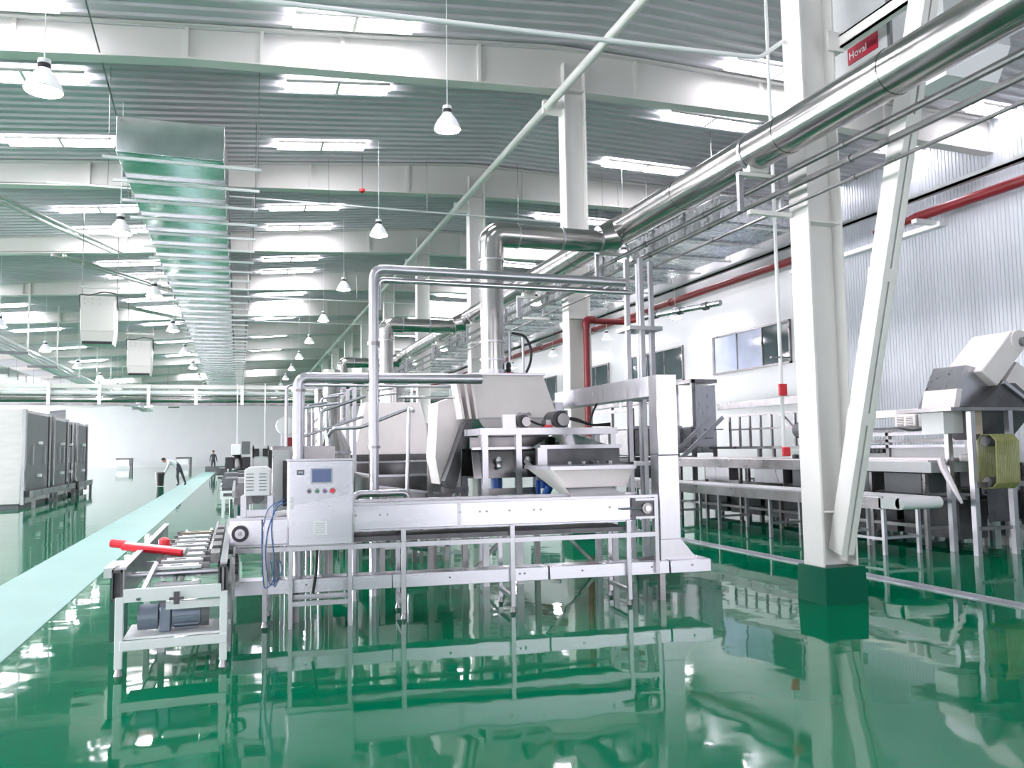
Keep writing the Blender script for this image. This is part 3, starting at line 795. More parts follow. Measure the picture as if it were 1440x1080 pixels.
for k, (x, m, r, lab) in enumerate(((-.875, 'blackpl', .015, 'black selector knob'), (-.805, 'greenbtn', .015, 'dark green push button'), (-.735, 'purple', .015, 'violet push button'), (-.668, 'redbright', .022, 'red emergency stop knob'))):
    bt_ = P('button', MB().cyl((x, y0-.03, 1.235), (x, y0, 1.235), r, 14), m, d, lab)
    P('collar', MB().cyl((x, y0-.008, 1.235), (x, y0, 1.235), r+.008, 14), 'dull', d)
    P('name_tag', MB().span((x-.018, y0-.006, 1.262), (x+.018, y0, 1.278)), 'white', d)
P('door_handle', MB().span((-1.045, y0-.022, 1.08), (-1.02, y0, 1.19)), 'white', d, 'white door lock')
P('vent_cover', MB().span((-.84, y0-.01, .84), (-.715, y0, .965)), 'white', d, 'square white vent cover')
v = MB()
for k in range(5): v.span((-.82, y0-.013, .858+.02*k), (-.735, y0-.009, .866+.02*k))
P('vent_slots', v, 'greypaint', d)
# wrinkled clear film taped over the top of the door
f = MB(); nx, nz = 26, 16; vs = []; fs = []
for j in range(nz+1):
    for i in range(nx+1):
        a, b = i/nx, j/nz
        zz_ = 1.50-.30*b-.10*b*(1-a)
        vs.append((x0+.02+a*(.54), y0-.020-.012*abs(math.sin(9*a+13*b+2*math.sin(7*b)))-.006*math.sin(23*a-9*b), zz_))
for j in range(nz):
    for i in range(nx): fs.append((j*(nx+1)+i, j*(nx+1)+i+1, (j+1)*(nx+1)+i+1, (j+1)*(nx+1)+i))
f.add(vs, fs)
P('plastic_film', f, 'clearfilm', d, 'wrinkled clear protective film')
for x in (x0+.015, x1-.05): P('leg', MB().span((x, y0+.03, 0), (x+.035, y0+.065, z0)), 'frame', t)
for x in (x0+.015, x1-.05): P('leg', MB().span((x, y1-.03, 0), (x+.035, y1, z0)), 'frame', t)
P('base_frame', MB().span((x0, y0+.02, z0-.035), (x1, y1, z0)), 'frame', t)
for z in (.20,): P('stretcher', MB().span((x0+.02, y0+.035, z), (x1-.02, y0+.06, z+.04)), 'frame', t)
P('stretcher', MB().span((x0+.02, y1-.03, .24), (x1-.02, y1, .28)), 'frame', t)
P('cable', MB().tube([(-.80, y0+.1, z0-.02), (-.81, y0+.1, .5), (-.84, y0+.1, .3)], .013, 6), 'black', t)

# louvred motor guard on the left end
t = T('motor_guard', 'white louvred motor guard standing on the left end of the conveyor', 'guard', (-1.35, .25, .995))
x0, x1, y0 = -1.47, -1.24, .12
P('cover', MB().prism([(x0, 1.19), (x1, 1.19), (x1, 1.43), (x1-.04, 1.46), (x0+.04, 1.46), (x0, 1.43)], 'y', y0, y0+.3), 'white', t, bevel=.006)
lv = None
for s_ in (0, 1):
    for k in range(6):
        P('louvre', MB().span((x0+.018+.115*s_, y0-.006, 1.24+.03*k), (x0+.085+.115*s_, y0+.002, 1.247+.03*k)), 'midgrey', t)
P('stand', MB().span((x0-.03, y0-.02, .995), (x0+.02, y0+.32, 1.19)).span((x1-.02, y0-.02, 1.00), (x1+.03, y0+.32, 1.19)), 'frame', t)
P('stand_plate', MB().span((x0, y0, 1.00), (x1, y0+.02, 1.06)), 'frame', t)
P('motor', MB().cyl((x0+.115, y0+.05, 1.165), (x0+.115, y0+.3, 1.165), .055, 14), 'dark', t)
# blue air hoses from the conveyor to the panel
for k, (a, b, s_) in enumerate(((-1.30, -1.10, .03), (-1.25, -1.12, .06), (-1.22, -1.08, .0))):
    tag(P('air_hose', MB().tube([(b, -.06, 1.16-k*.015), (a+.06, -.05, 1.10), (a-.03+s_, -.045, .9), (a-.05+s_*2, -.045, .5+k*.06), (a+.0+s_, -.045, .33), (a+.12, -.03, .42+k*.05), (a+.08, -.03, .6)], .0045, 6, bend=.2, seg=6), 'bluehose'),
        ['blue air hose looping lowest left of the control panel', 'blue air hose in the middle left of the control panel', 'blue air hose nearest the control panel side'][k], 'hose', 'blue air hoses')
setxf()

# ------------------------------------------------------------------ low conveyor in front, running into the depth
t = T('low_conveyor', 'low white framed chain conveyor in the left foreground, pointing at the camera', 'conveyor', (-.43, 8.4, 0))
xa, xb, ya, yb = -.80, -.05, 6.68, 10.6
P('side_plate', MB().span((xa, ya, .50), (xa+.02, yb, .755)), 'dull', t, bevel=.003)
P('top_edge', MB().span((xa-.02, ya+.0, .755), (xa+.03, yb, .77)), 'frame', t)
P('side_plate', MB().span((xb-.06, ya, .50), (xb-.04, yb, .755)), 'dull', t, bevel=.003)
P('side_plate', MB().span((xb+.02, ya+.1, .46), (xb+.035, yb, .74)), 'dull', t)
P('top_edge', MB().span((xb-.07, ya, .755), (xb-.02, yb, .77)), 'frame', t)
for x in (xa-.03, xb-.05):
    q = P('end_section', MB().span((x-.035, ya-.02, .53), (x+.035, ya+.25, .55)).span((x-.035, ya-.02, .735), (x+.035, ya+.25, .755)).span((x-.035, ya-.02, .53), (x-.025, ya+.25, .755)).span((x+.025, ya-.02, .53), (x+.035, ya+.25, .755)).span((x-.03, ya+.05, .54), (x+.03, ya+.07, .745)), 'dark', t)
P('front_bar', MB().span((xa+.02, ya-.05, .52), (xb-.06, ya-.01, .615)), 'white', t, bevel=.004)
P('second_bar', MB().span((xa+.30, ya+.02, .44), (xb-.06, ya+.06, .49)), 'white', t)
P('lower_bar', MB().span((xa, ya-.06, .18), (xb-.02, ya-.02, .245)), 'white', t, bevel=.004)
P('lower_shelf', MB().span((xa+.02, ya, .245), (xb-.06, ya+.5, .26)), 'white', t)
for x in (xa-.035, xb-.07):
    for yy in (ya-.05, ya+1.9, yb-.15):
        l = P('leg', MB().span((x, yy, .05), (x+.055, yy+.055, .56)), 'white', t, bevel=.004)
        P('foot', MB().cyl((x+.027, yy+.027, 0), (x+.027, yy+.027, .05), .03, 10, .018), 'dull', l)
P('brace_leg', MB().span((xa+.2, ya+.62, .0), (xa+.25, ya+.67, .56)), 'frame', t); P('brace_leg', MB().span((xb-.05, ya+.3, .05), (xb+.0, ya+.34, .56)), 'frame', t)
for z in (.10, .30): P('long_stretcher', MB().span((xb-.03, ya, z), (xb+.01, yb, z+.04)), 'frame', t)
P('cross_tube', MB().cyl((xa, ya+.38, .66), (xb-.05, ya+.38, .66), .022, 10), 'frame', t)
for k, yy in enumerate((7.15, 7.55, 7.95, 8.35, 8.75, 9.15, 9.6, 10.05)):
    s_ = P('carrier_plate', MB().span((xa+.20, yy-.10, .69), (xb-.22, yy+.10, .708)), 'card' if k == 7 else 'white', t, 'tan carrier plate' if k == 7 else None)
    P('slot', MB().span((xa+.30, yy-.03, .7085), (xb-.36, yy+.02, .7105)), 'black', s_)
    P('chain_bracket', MB().span((xa+.16, yy-.02, .67), (xa+.24, yy+.02, .72)).span((xb-.24, yy-.02, .67), (xb-.16, yy+.02, .72)), 'dull', s_)
for x in (xa+.24, xb-.24): P('chain_rail', MB().span((x-.015, ya+.4, .62), (x+.015, yb, .695)), 'mirror', t)
for x, z in ((xb-.17, .76), (xb-.10, .72)): P('guide_rail', MB().cyl((x, ya+.9, z), (x, yb, z), .016, 8), 'mirror', t)
for k in range(5): P('guard_box', MB().span((xb-.155, 7.2+.62*k, .70), (xb-.085, 7.55+.62*k, .78)), 'dull', t)
for k in range(4): P('cross_tie', MB().span((xa+.02, 7.35+.8*k, .585), (xb-.06, 7.40+.8*k, .625)), 'frame', t)
for x in (xa+.34, xb-.36): P('inner_rail', MB().span((x-.012, ya+.3, .60), (x+.012, yb, .64)), 'dull', t)
P('outer_chain_rail', MB().span((xb+.04, ya+.1, .56), (xb+.07, yb, .60)), 'dull', t)
P('sensor_bracket', MB().span((xa+.36, ya-.07, .49), (xa+.40, ya-.05, .58)).span((xa+.33, ya-.075, .52), (xa+.43, ya-.05, .54)), 'dark', t)
P('slant_strut', MB().bar((xa+.12, ya-.055, .54), (xa+.2, ya+.42, .74), .03, .02), 'frame', t)
for k in range(12): P('roller', MB().cyl((xb+.035, 6.95+.28*k, .66-.0*k), (xb+.06, 6.95+.28*k, .66), .026, 10), 'blackpl', t)
P('return_plate', MB().span((xa+.2, ya+.15, .58), (xb-.22, ya+.32, .60)), 'greypaint', t)
mt = P('gear_motor', MB().cyl((xa+.10, ya+.18, .37), (xa+.24, ya+.18, .37), .095, 16), 'motor', t, 'blue grey gear motor')
P('gearbox', MB().span((xa+.25, ya+.10, .26), (xa+.33, ya+.26, .45)), 'motor', mt, bevel=.01)
P('motor_body', MB().cyl((xa+.34, ya+.18, .37), (xa+.54, ya+.18, .37), .09, 16), 'motor', mt)
P('fan_cover', MB().cyl((xa+.545, ya+.18, .37), (xa+.60, ya+.18, .37), .095, 16), 'midgrey', mt)
fn = MB()
for k in range(10): fn.box((xa+.44, ya+.18+.098*math.cos(k*.628), .37+.098*math.sin(k*.628)), (.17, .012, .012))
P('cooling_fins', fn, 'motor', mt)
P('side_guard', MB().span((-1.0, 7.62, .06), (-.86, 7.64, .60)).span((-1.0, 7.62, .05), (-.86, 7.66, .06)), 'greenreflect', t, 'steel drip guard on the left side, coloured with the green floor reflection')  # the green is the mirrored floor, painted into the plate colour
P('guard_top', MB().span((-1.02, 7.4, .60), (-.82, 7.9, .68)), 'white', t)
P('guard_arm', MB().span((-.87, 7.66, .50), (-.80, 7.72, .58)), 'frame', t)
t = T('warning_baton', 'red and white baton lying across the left edge of the low conveyor', 'baton', (-.72, 8.45, .81))
P('shaft', MB().cyl((-.98, 8.0, .81), (-.42, 7.75, .745), .03, 10), 'white', t)
P('red_band', MB().cyl((-1.05, 8.03, .82), (-.93, 7.98, .805), .036, 10), 'redbright', t)
P('red_band', MB().cyl((-.95, 7.955, .79), (-.45, 7.725, .735), .03, 8), 'redbright', t)
P('red_knob', MB().lathe([(.02, -.05), (.05, -.03), (.05, .03), (.02, .05)], (-.62, 8.02, .80), 10), 'redbright', t)

# ------------------------------------------------------------------ grey cabinet behind the panel
t = T('grey_cabinet', 'grey electrical cabinet half hidden behind the control panel', 'cabinet', (.75, 9.7, 0))
P('body', MB().span((.36, 9.5, .9), (1.05, 10.1, 1.66)), 'dull', t, bevel=.006)
P('door', MB().span((.37, 9.485, .95), (.66, 9.5, 1.62)), 'greypaint', t)
P('clamp_block', MB().span((.47, 9.40, 1.0), (.54, 9.49, 1.50)), 'blackpl', t)
P('side_knob', MB().span((.32, 9.55, 1.36), (.36, 9.62, 1.62)), 'black', t)
for x in (.4, .98):
    for y in (9.55, 10.0): P('leg', MB().span((x, y, 0), (x+.05, y+.05, .9)), 'dull', t)

# ------------------------------------------------------------------ vibrating feeder behind the conveyor
t = T('vibrating_feeder', 'stainless vibrating feeder with trough and chute behind the conveyor', 'feeder', (3.5, 9.5, 0))
for x, y in ((2.76, 9.3), (3.18, 9.3), (4.42, 9.3), (2.9, 9.95), (4.5, 9.95)):
    P('post', MB().span((x-.035, y-.035, 0), (x+.035, y+.035, 1.80)), 'frame', t)
P('top_beam', MB().span((2.70, 9.26, 1.76), (4.48, 9.34, 1.84)), 'frame', t)
P('top_beam', MB().span((2.70, 9.91, 1.76), (4.55, 9.99, 1.84)), 'frame', t)
for x in (2.76, 4.45): P('top_beam', MB().span((x-.04, 9.3, 1.76), (x+.04, 9.95, 1.84)), 'frame', t)
P('low_beam', MB().span((2.72, 9.27, 1.05), (3.4, 9.33, 1.13)), 'dull', t)
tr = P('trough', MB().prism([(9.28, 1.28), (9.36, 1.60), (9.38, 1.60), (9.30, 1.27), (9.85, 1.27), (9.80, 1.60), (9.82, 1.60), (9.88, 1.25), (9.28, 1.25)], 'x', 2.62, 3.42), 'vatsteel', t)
P('trough_rim', MB().span((2.62, 9.30, 1.585), (3.36, 9.37, 1.615)), 'frame', tr)
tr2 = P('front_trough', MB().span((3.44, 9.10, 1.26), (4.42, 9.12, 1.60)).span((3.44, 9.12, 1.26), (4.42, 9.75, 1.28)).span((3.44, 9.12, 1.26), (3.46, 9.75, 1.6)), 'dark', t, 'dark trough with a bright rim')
P('trough_rim', MB().span((3.38, 9.07, 1.585), (4.44, 9.13, 1.63)), 'frame', tr2)
P('corner_post', MB().span((3.34, 9.06, 1.22), (3.46, 9.13, 1.60)), 'frame', tr2)
for x in (2.92, 3.28): P('spring_cup', MB().lathe([(.02, 0), (.035, .02), (.03, .06), (.045, .09), (.03, .13), (.02, .14)], (x, 9.24, 1.36), 10), 'frame', tr)
for x in (3.75, 3.93, 4.10, 4.28): P('clamp', MB().span((x-.025, 9.06, 1.36), (x+.02, 9.10, 1.43)).cyl((x, 9.05, 1.36), (x, 9.05, 1.42), .012, 6), 'frame', tr2)
ch = MB().loft([(3.43, 8.15, 1.06), (3.98, 8.15, 1.06), (3.98, 8.5, 1.06), (3.43, 8.5, 1.06)], [(3.14, 8.10, 1.37), (4.10, 8.10, 1.37), (4.10, 8.9, 1.37), (3.14, 8.9, 1.37)])
c = P('outlet_chute', ch, 'hood', t, 'pale tapering outlet chute over the belt', bevel=.004)
P('chute_rim', MB().span((3.12, 8.07, 1.36), (4.12, 8.92, 1.40)), 'frame', c)
P('chute_lip', MB().loft([(3.42, 8.13, 1.05), (3.99, 8.13, 1.05), (3.99, 8.16, 1.05), (3.42, 8.16, 1.05)], [(3.31, 8.12, 1.17), (4.03, 8.12, 1.17), (4.03, 8.15, 1.17), (3.31, 8.15, 1.17)]), 'mirror', c)
for x in (3.2, 4.05): P('chute_hanger', MB().bar((x, 8.9, 1.38), (x, 9.1, 1.45), .04, .03), 'frame', c)
sl = P('slope_plate', MB().add([(3.35, 9.3, 1.60), (4.45, 9.3, 1.60), (4.05, 9.6, 1.76), (3.75, 9.6, 1.76), (3.35, 9.3, 1.59), (4.45, 9.3, 1.59), (4.05, 9.6, 1.74), (3.75, 9.6, 1.74)],
      [(0, 1, 2, 3), (7, 6, 5, 4), (0, 4, 5, 1), (1, 5, 6, 2), (2, 6, 7, 3), (3, 7, 4, 0)]), 'mirror', t)
P('cross_panel', MB().span((2.75, 9.9, 1.3), (4.4, 9.92, 1.74)), 'dull', t)
for k, (x, r) in enumerate(((3.26, .075), (3.74, .10))):
    m_ = P('vibration_motor', MB().cyl((x, 9.30, 1.84+r), (x, 9.62, 1.84+r), r+.012, 16), 'blackpl', t, 'round vibration motor with a grey face')
    P('face', MB().cyl((x+.02, 9.26, 1.84+r), (x+.02, 9.31, 1.84+r), r*.78, 16), 'dull', m_)
    P('foot', MB().span((x-r, 9.32, 1.84), (x+r, 9.55, 1.86)), 'dull', m_)
    P('terminal_box', MB().span((x-r-.08, 9.34, 1.84), (x-r+.03, 9.5, 1.84+r)), 'dull', m_)
P('junction_plate', MB().span((2.98, 9.26, 1.84), (3.14, 9.30, 2.0)), 'frame', t)
P('cable', MB().tube([(3.30, 9.28, 1.94), (3.42, 9.24, 1.88), (3.55, 9.26, 1.86)], .014, 6, bend=.05), 'black', t)
for k in range(3):
    P('cable', MB().tube([(3.80, 9.3, 1.96), (3.95+.05*k, 9.26, 1.95-.03*k), (4.08+.04*k, 9.28, 1.87), (4.4, 9.3, 1.865+.012*k)], .013, 6, bend=.1), 'black', t)
P('cable', MB().tube([(4.10, 9.28, 1.87), (4.16, 9.28, 2.05), (4.32, 9.4, 2.22), (4.55, 9.6, 2.26)], .016, 6, bend=.1), 'black', t)
P('red_pad', MB().span((3.50, 9.24, 1.845), (3.60, 9.30, 1.875)), 'redbright', t, 'small red pad')
for x in (2.8, 4.4): P('diagonal', MB().bar((x, 9.92, .1), (x+(.9 if x < 3 else -.9), 9.92, 1.0), .04, .04), 'dull', t)
tag(P('blue_vibrator', MB().cyl((3.44, 9.2, 1.12), (3.44, 9.2, 1.26), .075, 12).span((3.36, 9.14, 1.04), (3.40, 9.2, 1.24)).cyl((3.46, 9.16, 1.02), (3.50, 9.12, 1.14), .05, 10), 'blue'),
    'bright blue vibrator unit under the feeder trough', 'motor', 'blue vibrator units')
tag(P('blue_vibrator', MB().cyl((2.95, 9.45, 1.1), (2.95, 9.45, 1.26), .07, 12).cyl((2.9, 9.4, 1.04), (2.98, 9.45, 1.1), .04, 8), 'blue'),
    'dark blue vibrator unit behind the left feeder posts', 'motor', 'blue vibrator units')
tag(P('blue_vibrator', MB().cyl((4.30, 9.0, 1.12), (4.38, 9.05, 1.24), .06, 12).span((4.26, 8.96, 1.08), (4.36, 9.06, 1.12)), 'blue'),
    'small blue vibrator unit right of the outlet chute', 'motor', 'blue vibrator units')

# ------------------------------------------------------------------ hood hoppers
def hood(y, label):
    t = T('hopper_hood', label, 'hopper', (3.3, y, 0), 'pale hopper hoods under the ducts')
    f1 = P('upper_panel', MB().loft([(2.90, y, 1.99), (3.98, y, 1.99), (3.98, y+.75, 1.99), (2.90, y+.75, 1.99)], [(2.82, y+.10, 2.55), (3.82, y+.10, 2.55), (3.82, y+.65, 2.55), (2.82, y+.65, 2.55)]), 'hood', t, bevel=.006)
    P('lower_panel', MB().loft([(3.15, y+.05, 1.60), (3.78, y+.05, 1.60), (3.78, y+.6, 1.60), (3.15, y+.6, 1.60)], [(2.90, y, 1.985), (3.98, y, 1.985), (3.98, y+.75, 1.985), (2.90, y+.75, 1.985)]), 'hood', t)
    P('seam', MB().span((2.89, y-.006, 1.975), (3.99, y+.0, 1.995)), 'greypaint', t)
    P('latch', MB().span((3.42, y-.012, 2.02), (3.60, y+.0, 2.05)).span((3.44, y-.02, 2.03), (3.46, y, 2.06)).span((3.56, y-.02, 2.03), (3.58, y, 2.06)), 'dull', f1)
    P('top_plate', MB().span((2.80, y+.08, 2.55), (3.84, y+.67, 2.575)), 'frame', t)
    P('collar', MB().cyl((3.2, y+.35, 2.56), (3.2, y+.35, 2.64), .18, 20), 'steel', t)
    for k in range(3): P('side_rib', MB().bar((2.62+.09*k, y+.15, 2.47+.03*k), (2.70+.09*k, y+.15, 1.98), .035, .3), 'hood', t)
    P('side_chute', MB().prism([(2.44, 2.20), (2.72, 2.30), (2.84, 1.95), (2.62, 1.55), (2.46, 1.15), (2.40, 1.5)], 'y', y+.30, y+.85), 'hood', t)
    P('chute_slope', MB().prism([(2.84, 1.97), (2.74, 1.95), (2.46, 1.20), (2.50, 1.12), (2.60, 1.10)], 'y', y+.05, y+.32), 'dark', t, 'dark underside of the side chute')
    P('facet_panel', MB().prism([(2.92, 1.98), (3.12, 1.70), (3.12, 1.40), (2.85, 1.52), (2.66, 1.60), (2.76, 1.95)], 'y', y+.06, y+.10), 'greenreflect', t, 'facet panel coloured with a dark green reflection')  # green reflection on the facet is painted as its colour
    for xx, yy in ((2.45, y+.85), (2.75, y+.2), (3.95, y+.8)): P('post', MB().span((xx-.035, yy-.035, 0), (xx+.035, yy+.035, 1.95)), 'dull', t)
    P('tie_beam', MB().span((2.45, y+.17, 1.04), (2.80, y+.23, 1.12)), 'dull', t)
    P('bearing_plate', MB().span((3.98, y+.1, 1.95), (4.10, y+.5, 2.20)), 'frame', t)
    P('drive_motor', MB().cyl((4.14, y+.3, 1.70), (4.14, y+.3, 2.10), .10, 14), 'frame', t)
    return t
hd = hood(10.0, 'pale hopper hood in front, under the nearest vertical duct')
dup(hd, (3.3, 18.25, 0), 'third pale hopper hood, under the third duct far behind') if False else None
for k, yy in enumerate((18.25, 26.6, 35.1)):
    dup(hd, (3.3, yy, 0), ['second hopper hood, behind the tall white pipe under the second duct', 'third hopper hood, under the third duct', 'fourth hopper hood, farthest along the line'][k])
# wide pale hood on the second machine
t = T('vat_hood', 'broad pale trapezoid hood above the stainless vat in the middle', 'hood', (3.1, 15.6, 1.5))
P('front_panel', MB().loft([(2.05, 15.5, 1.52), (3.58, 15.5, 1.52), (3.58, 16.5, 1.52), (2.05, 16.5, 1.52)], [(2.3, 15.7, 2.52), (3.36, 15.7, 2.52), (3.36, 16.4, 2.52), (2.3, 16.4, 2.52)]), 'hood', t, bevel=.006)
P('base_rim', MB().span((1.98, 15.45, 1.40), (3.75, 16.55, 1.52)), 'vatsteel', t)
P('top_collar', MB().cyl((2.9, 16.05, 2.52), (2.9, 16.05, 2.85), .22, 18), 'clad', t)
[P('support', MB().span((x, 15.46, 0), (x+.07, 15.53, 1.4)), 'dull', t) for x in (1.95, 3.70)]
P('rim_switch', MB().span((3.5, 15.43, 1.43), (3.58, 15.46, 1.49)), 'black', t)

# big stainless vats along the line
def vat(x0, x1, y0, y1, z0, z1, label):
    t = T('process_vat', label, 'vat', ((x0+x1)/2, y0, 0), 'stainless vats of the middle line')
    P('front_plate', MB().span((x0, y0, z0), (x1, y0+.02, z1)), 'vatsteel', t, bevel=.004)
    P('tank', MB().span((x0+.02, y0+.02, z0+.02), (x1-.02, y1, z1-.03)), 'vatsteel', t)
    P('rim', MB().span((x0-.03, y0-.03, z1), (x1+.03, y0+.06, z1+.03)).span((x0-.03, y0, z1), (x0+.05, y1, z1+.03)), 'frame', t)
    for x in (x0+.05, (x0+x1)/2, x1-.1):
        [P('leg', MB().span((x, y, 0), (x+.06, y+.06, z0)), 'dull', t) for y in (y0+.05, y1-.2)]
    P('low_rail', MB().span((x0, y0+.05, .2), (x1, y0+.09, .26)), 'frame', t)
    for k in range(2):
        xx = x1-.45+.22*k
        P('port', MB().tube([(xx+.045*math.cos(a*.6283), y0-.01, z0+.16+.045*math.sin(a*.6283)) for a in range(11)], .011, 6), 'mirror', t)
    return t
vat(1.80, 2.95, 11.6, 13.6, .72, 1.22, 'nearest stainless vat behind the control panel, with two round ports')
vat(1.9, 3.9, 14.2, 17.4, .62, 1.38, 'long stainless vat under the broad pale hood')
vat(1.9, 3.8, 19.5, 25.5, .6, 1.4, 'third stainless vat farther down the middle line')
vat(1.9, 3.8, 28.0, 34.5, .6, 1.4, 'fourth stainless vat, farthest down the middle line')
tag(P('steam_kettle', MB().lathe([(.10, .85), (.16, .9), (.17, 1.0), (.17, 1.75), (.13, 1.86), (.10, 1.95)], (3.02, 12.6, 0), 20).lathe([(.19, .84), (.19, .86)], (3.02, 12.6, 0), 20).cyl((2.9, 12.6, 0), (2.9, 12.6, .86), .03, 8).cyl((3.14, 12.6, 0), (3.14, 12.6, .86), .03, 8), 'mirror'),
    'shiny upright cylinder standing left of the front side chute', 'cylinder')
# sloping trough edges on the vats
t = T('wash_trough', 'low sloping stainless trough between the vat and the feeder', 'trough', (2.8, 11.0, 0))
P('front_wall', MB().prism([(1.75, 1.12), (2.62, 1.00), (2.62, .70), (1.75, .70)], 'y', 10.9, 10.93), 'dull', t)
P('edge', MB().bar((1.75, 10.88, 1.12), (2.62, 10.88, 1.00), .05, .03), 'frame', t)
for x in (1.8, 2.5): P('leg', MB().span((x, 10.95, 0), (x+.06, 11.0, .7)), 'dull', t)
P('drain_pipe', MB().tube([(2.2, 11.0, .7), (2.2, 11.0, .3), (2.5, 11.0, .25)], .04, 8, bend=.08), 'frame', t)

# ------------------------------------------------------------------ steam pipe gallows
def pipe(label, pts, r, m='frame', bend=.1, cat='pipe', rings=(), name='steam_pipe'):
    t = T(name, label, cat, pts[0], 'steel pipes of the middle line')
    P('pipe_run', MB().tube(pts, r, 12, bend=bend), m, t)
    for p, q in rings: P('clamp', MB().tube([p, q], r+.018, 12), 'dull', t)
    return t
pipe('tall white pipe right of the control panel, bending right at the top', [(1.44, 9.2, 0), (1.44, 9.2, 3.66), (4.6, 9.2, 3.66)], .055, 'frame', .12, rings=[((1.44, 9.2, 2.78), (1.44, 9.2, 2.82)), ((1.44, 9.2, 1.62), (1.44, 9.2, 1.65))])
pipe('thinner twin pipe just under the tall white pipe', [(1.5, 9.25, 3.2), (1.5, 9.25, 3.545), (4.7, 9.25, 3.545)], .035, 'mirror', .08)
pipe('thick white pipe rising beside the grey cabinet and running right to the hood', [(.63, 9.36, 0), (.63, 9.36, 2.42), (2.75, 9.36, 2.43)], .062, 'frame', .1, rings=[((.63, 9.36, 2.26), (.63, 9.36, 2.29))])
pipe('pipe frame bent square over the control panel', [(.98, 10.6, 0), (.98, 10.6, 2.10), (1.55, 10.6, 2.30)], .022, 'frame', .06)
pipe('lower pipe frame sloping up to the right over the control panel', [(1.05, 10.25, 0), (1.05, 10.25, 1.8), (1.05, 9.7, 1.86), (1.36, 9.7, 1.87), (1.95, 9.7, 2.10), (1.95, 9.5, 2.05)], .022, 'frame', .05)
pipe('thin violet tinted pipe dropping in front of the broad hood', [(1.92, 9.6, 2.08), (1.86, 9.6, 0)], .022, 'frame', .0)
pipe('long thin pipe sloping across at the left over the control panel', [(.68, 9.75, 1.76), (1.4, 9.75, 2.0)], .018, 'frame', 0)
pipe('thin pipe running across below the thick white pipe', [(.6, 11.2, 0), (.6, 11.2, 2.48), (3.0, 11.2, 2.48)], .018, 'frame', .08)
pipe('second thin pipe across under the thick white pipe', [(1.9, 10.2, 2.26), (2.8, 10.2, 2.26)], .018, 'mirror', 0)
t = pipe('white manifold pipe along the back of the conveyor', [(1.20, 9.0, 0), (1.20, 9.0, 1.13), (1.78, 9.0, 1.13), (1.78, 9.0, .95)], .04, 'frame', .07)
for x in (1.25, 1.55): P('valve', MB().cyl((x, 8.94, 1.05), (x, 9.06, 1.05), .035, 8).cyl((x, 9.0, 1.05), (x, 9.0, 1.0), .02, 8), 'dull', t)
for k, (x, y, z) in enumerate(((1.12, 12.0, 2.35), (1.22, 12.2, 2.4), (1.02, 11.2, 2.2), (.85, 11.0, 2.2), (.76, 10.9, 2.15), (.94, 11.3, 2.2), (1.62, 10.4, 2.35), (1.70, 10.6, 2.3))):
    pipe('thin upright pipe in the pipe cluster, %s one' % ORD[k], [(x, y, 0), (x, y, z), (x+.25, y, z+.04)], .016, 'frame', .05)
# tank behind the panel with ribbed cover
t = T('separator_tank', 'tall ribbed stainless tank behind the pipe cluster, left of the broad hood', 'tank', (1.42, 13.4, 0))
P('shell', MB().lathe([(.10, .75), (.30, .95), (.30, 1.65), (.14, 1.95), (.14, 2.9)], (1.42, 13.4, 0), 20), 'clad', t)
P('ring', MB().lathe([(.32, 1.55), (.32, 1.6)], (1.42, 13.4, 0), 20), 'frame', t)
P('panel', MB().span((1.0, 13.0, .0), (1.12, 13.1, 2.2)), 'dull', t)
for x in (1.25, 1.55): P('leg', MB().span((x, 13.35, 0), (x+.05, 13.4, .95)), 'dull', t)
t = T('frame_gantry', 'stainless tube frame around the separator tank', 'frame', (1.42, 14.3, 0))
for x in (1.0, 1.85):
    for y in (13.9, 14.0): P('post', MB().span((x-.03, y+(.8 if y > 13.95 else 0)-.03, 0), (x+.03, y+(.8 if y > 13.95 else 0)+.03, 2.75)), 'frame', t)
P('beam', MB().span((.97, 13.87, 2.70), (1.88, 13.93, 2.76)).span((.97, 14.77, 2.70), (1.88, 14.83, 2.76)), 'frame', t)
P('diagonal', MB().bar((1.0, 13.9, 1.9), (1.85, 13.9, 2.7), .04, .04), 'frame', t)
# blower with red motor at the left of the thick white pipe
t = T('blower', 'round grey blower with a dark red motor left of the thick white pipe', 'blower', (.55, 11.5, 0))
P('housing', MB().cyl((.60, 11.4, 1.95), (.60, 11.65, 1.95), .12, 18), 'white', t)
P('motor', MB().cyl((.66, 11.4, 1.72), (.66, 11.65, 1.72), .07, 14), 'redtxt', t)
P('pedestal', MB().span((.55, 11.45, 0), (.62, 11.6, 1.85)), 'frame', t)
P('outlet', MB().tube([(.64, 11.5, 1.6), (.66, 11.5, 1.4), (.74, 11.5, 1.2)], .05, 10), 'white', t)

# four-post conduit tower
t = T('conduit_tower', 'tower of four upright square tubes with cross plates, left of the cable trunk', 'tower', (4.9, 9.5, 0))
for x, y in ((4.70, 9.35), (4.85, 9.25), (4.97, 9.55), (5.07, 9.4)): P('post', MB().span((x-.028, y-.028, .1), (x+.028, y+.028, 4.0)), 'frame', t)
for z in (3.07, 2.18, 1.36): P('cross_plate', MB().span((4.66, 9.2, z), (5.12, 9.6, z+.05)), 'frame', t)
P('foot_tube', MB().tube([(4.85, 9.25, .12), (4.95, 9.0, .06)], .03, 8), 'frame', t)
P('bracket_arm', MB().span((4.2, 9.38, 2.24), (5.1, 9.42, 2.28)), 'frame', t)
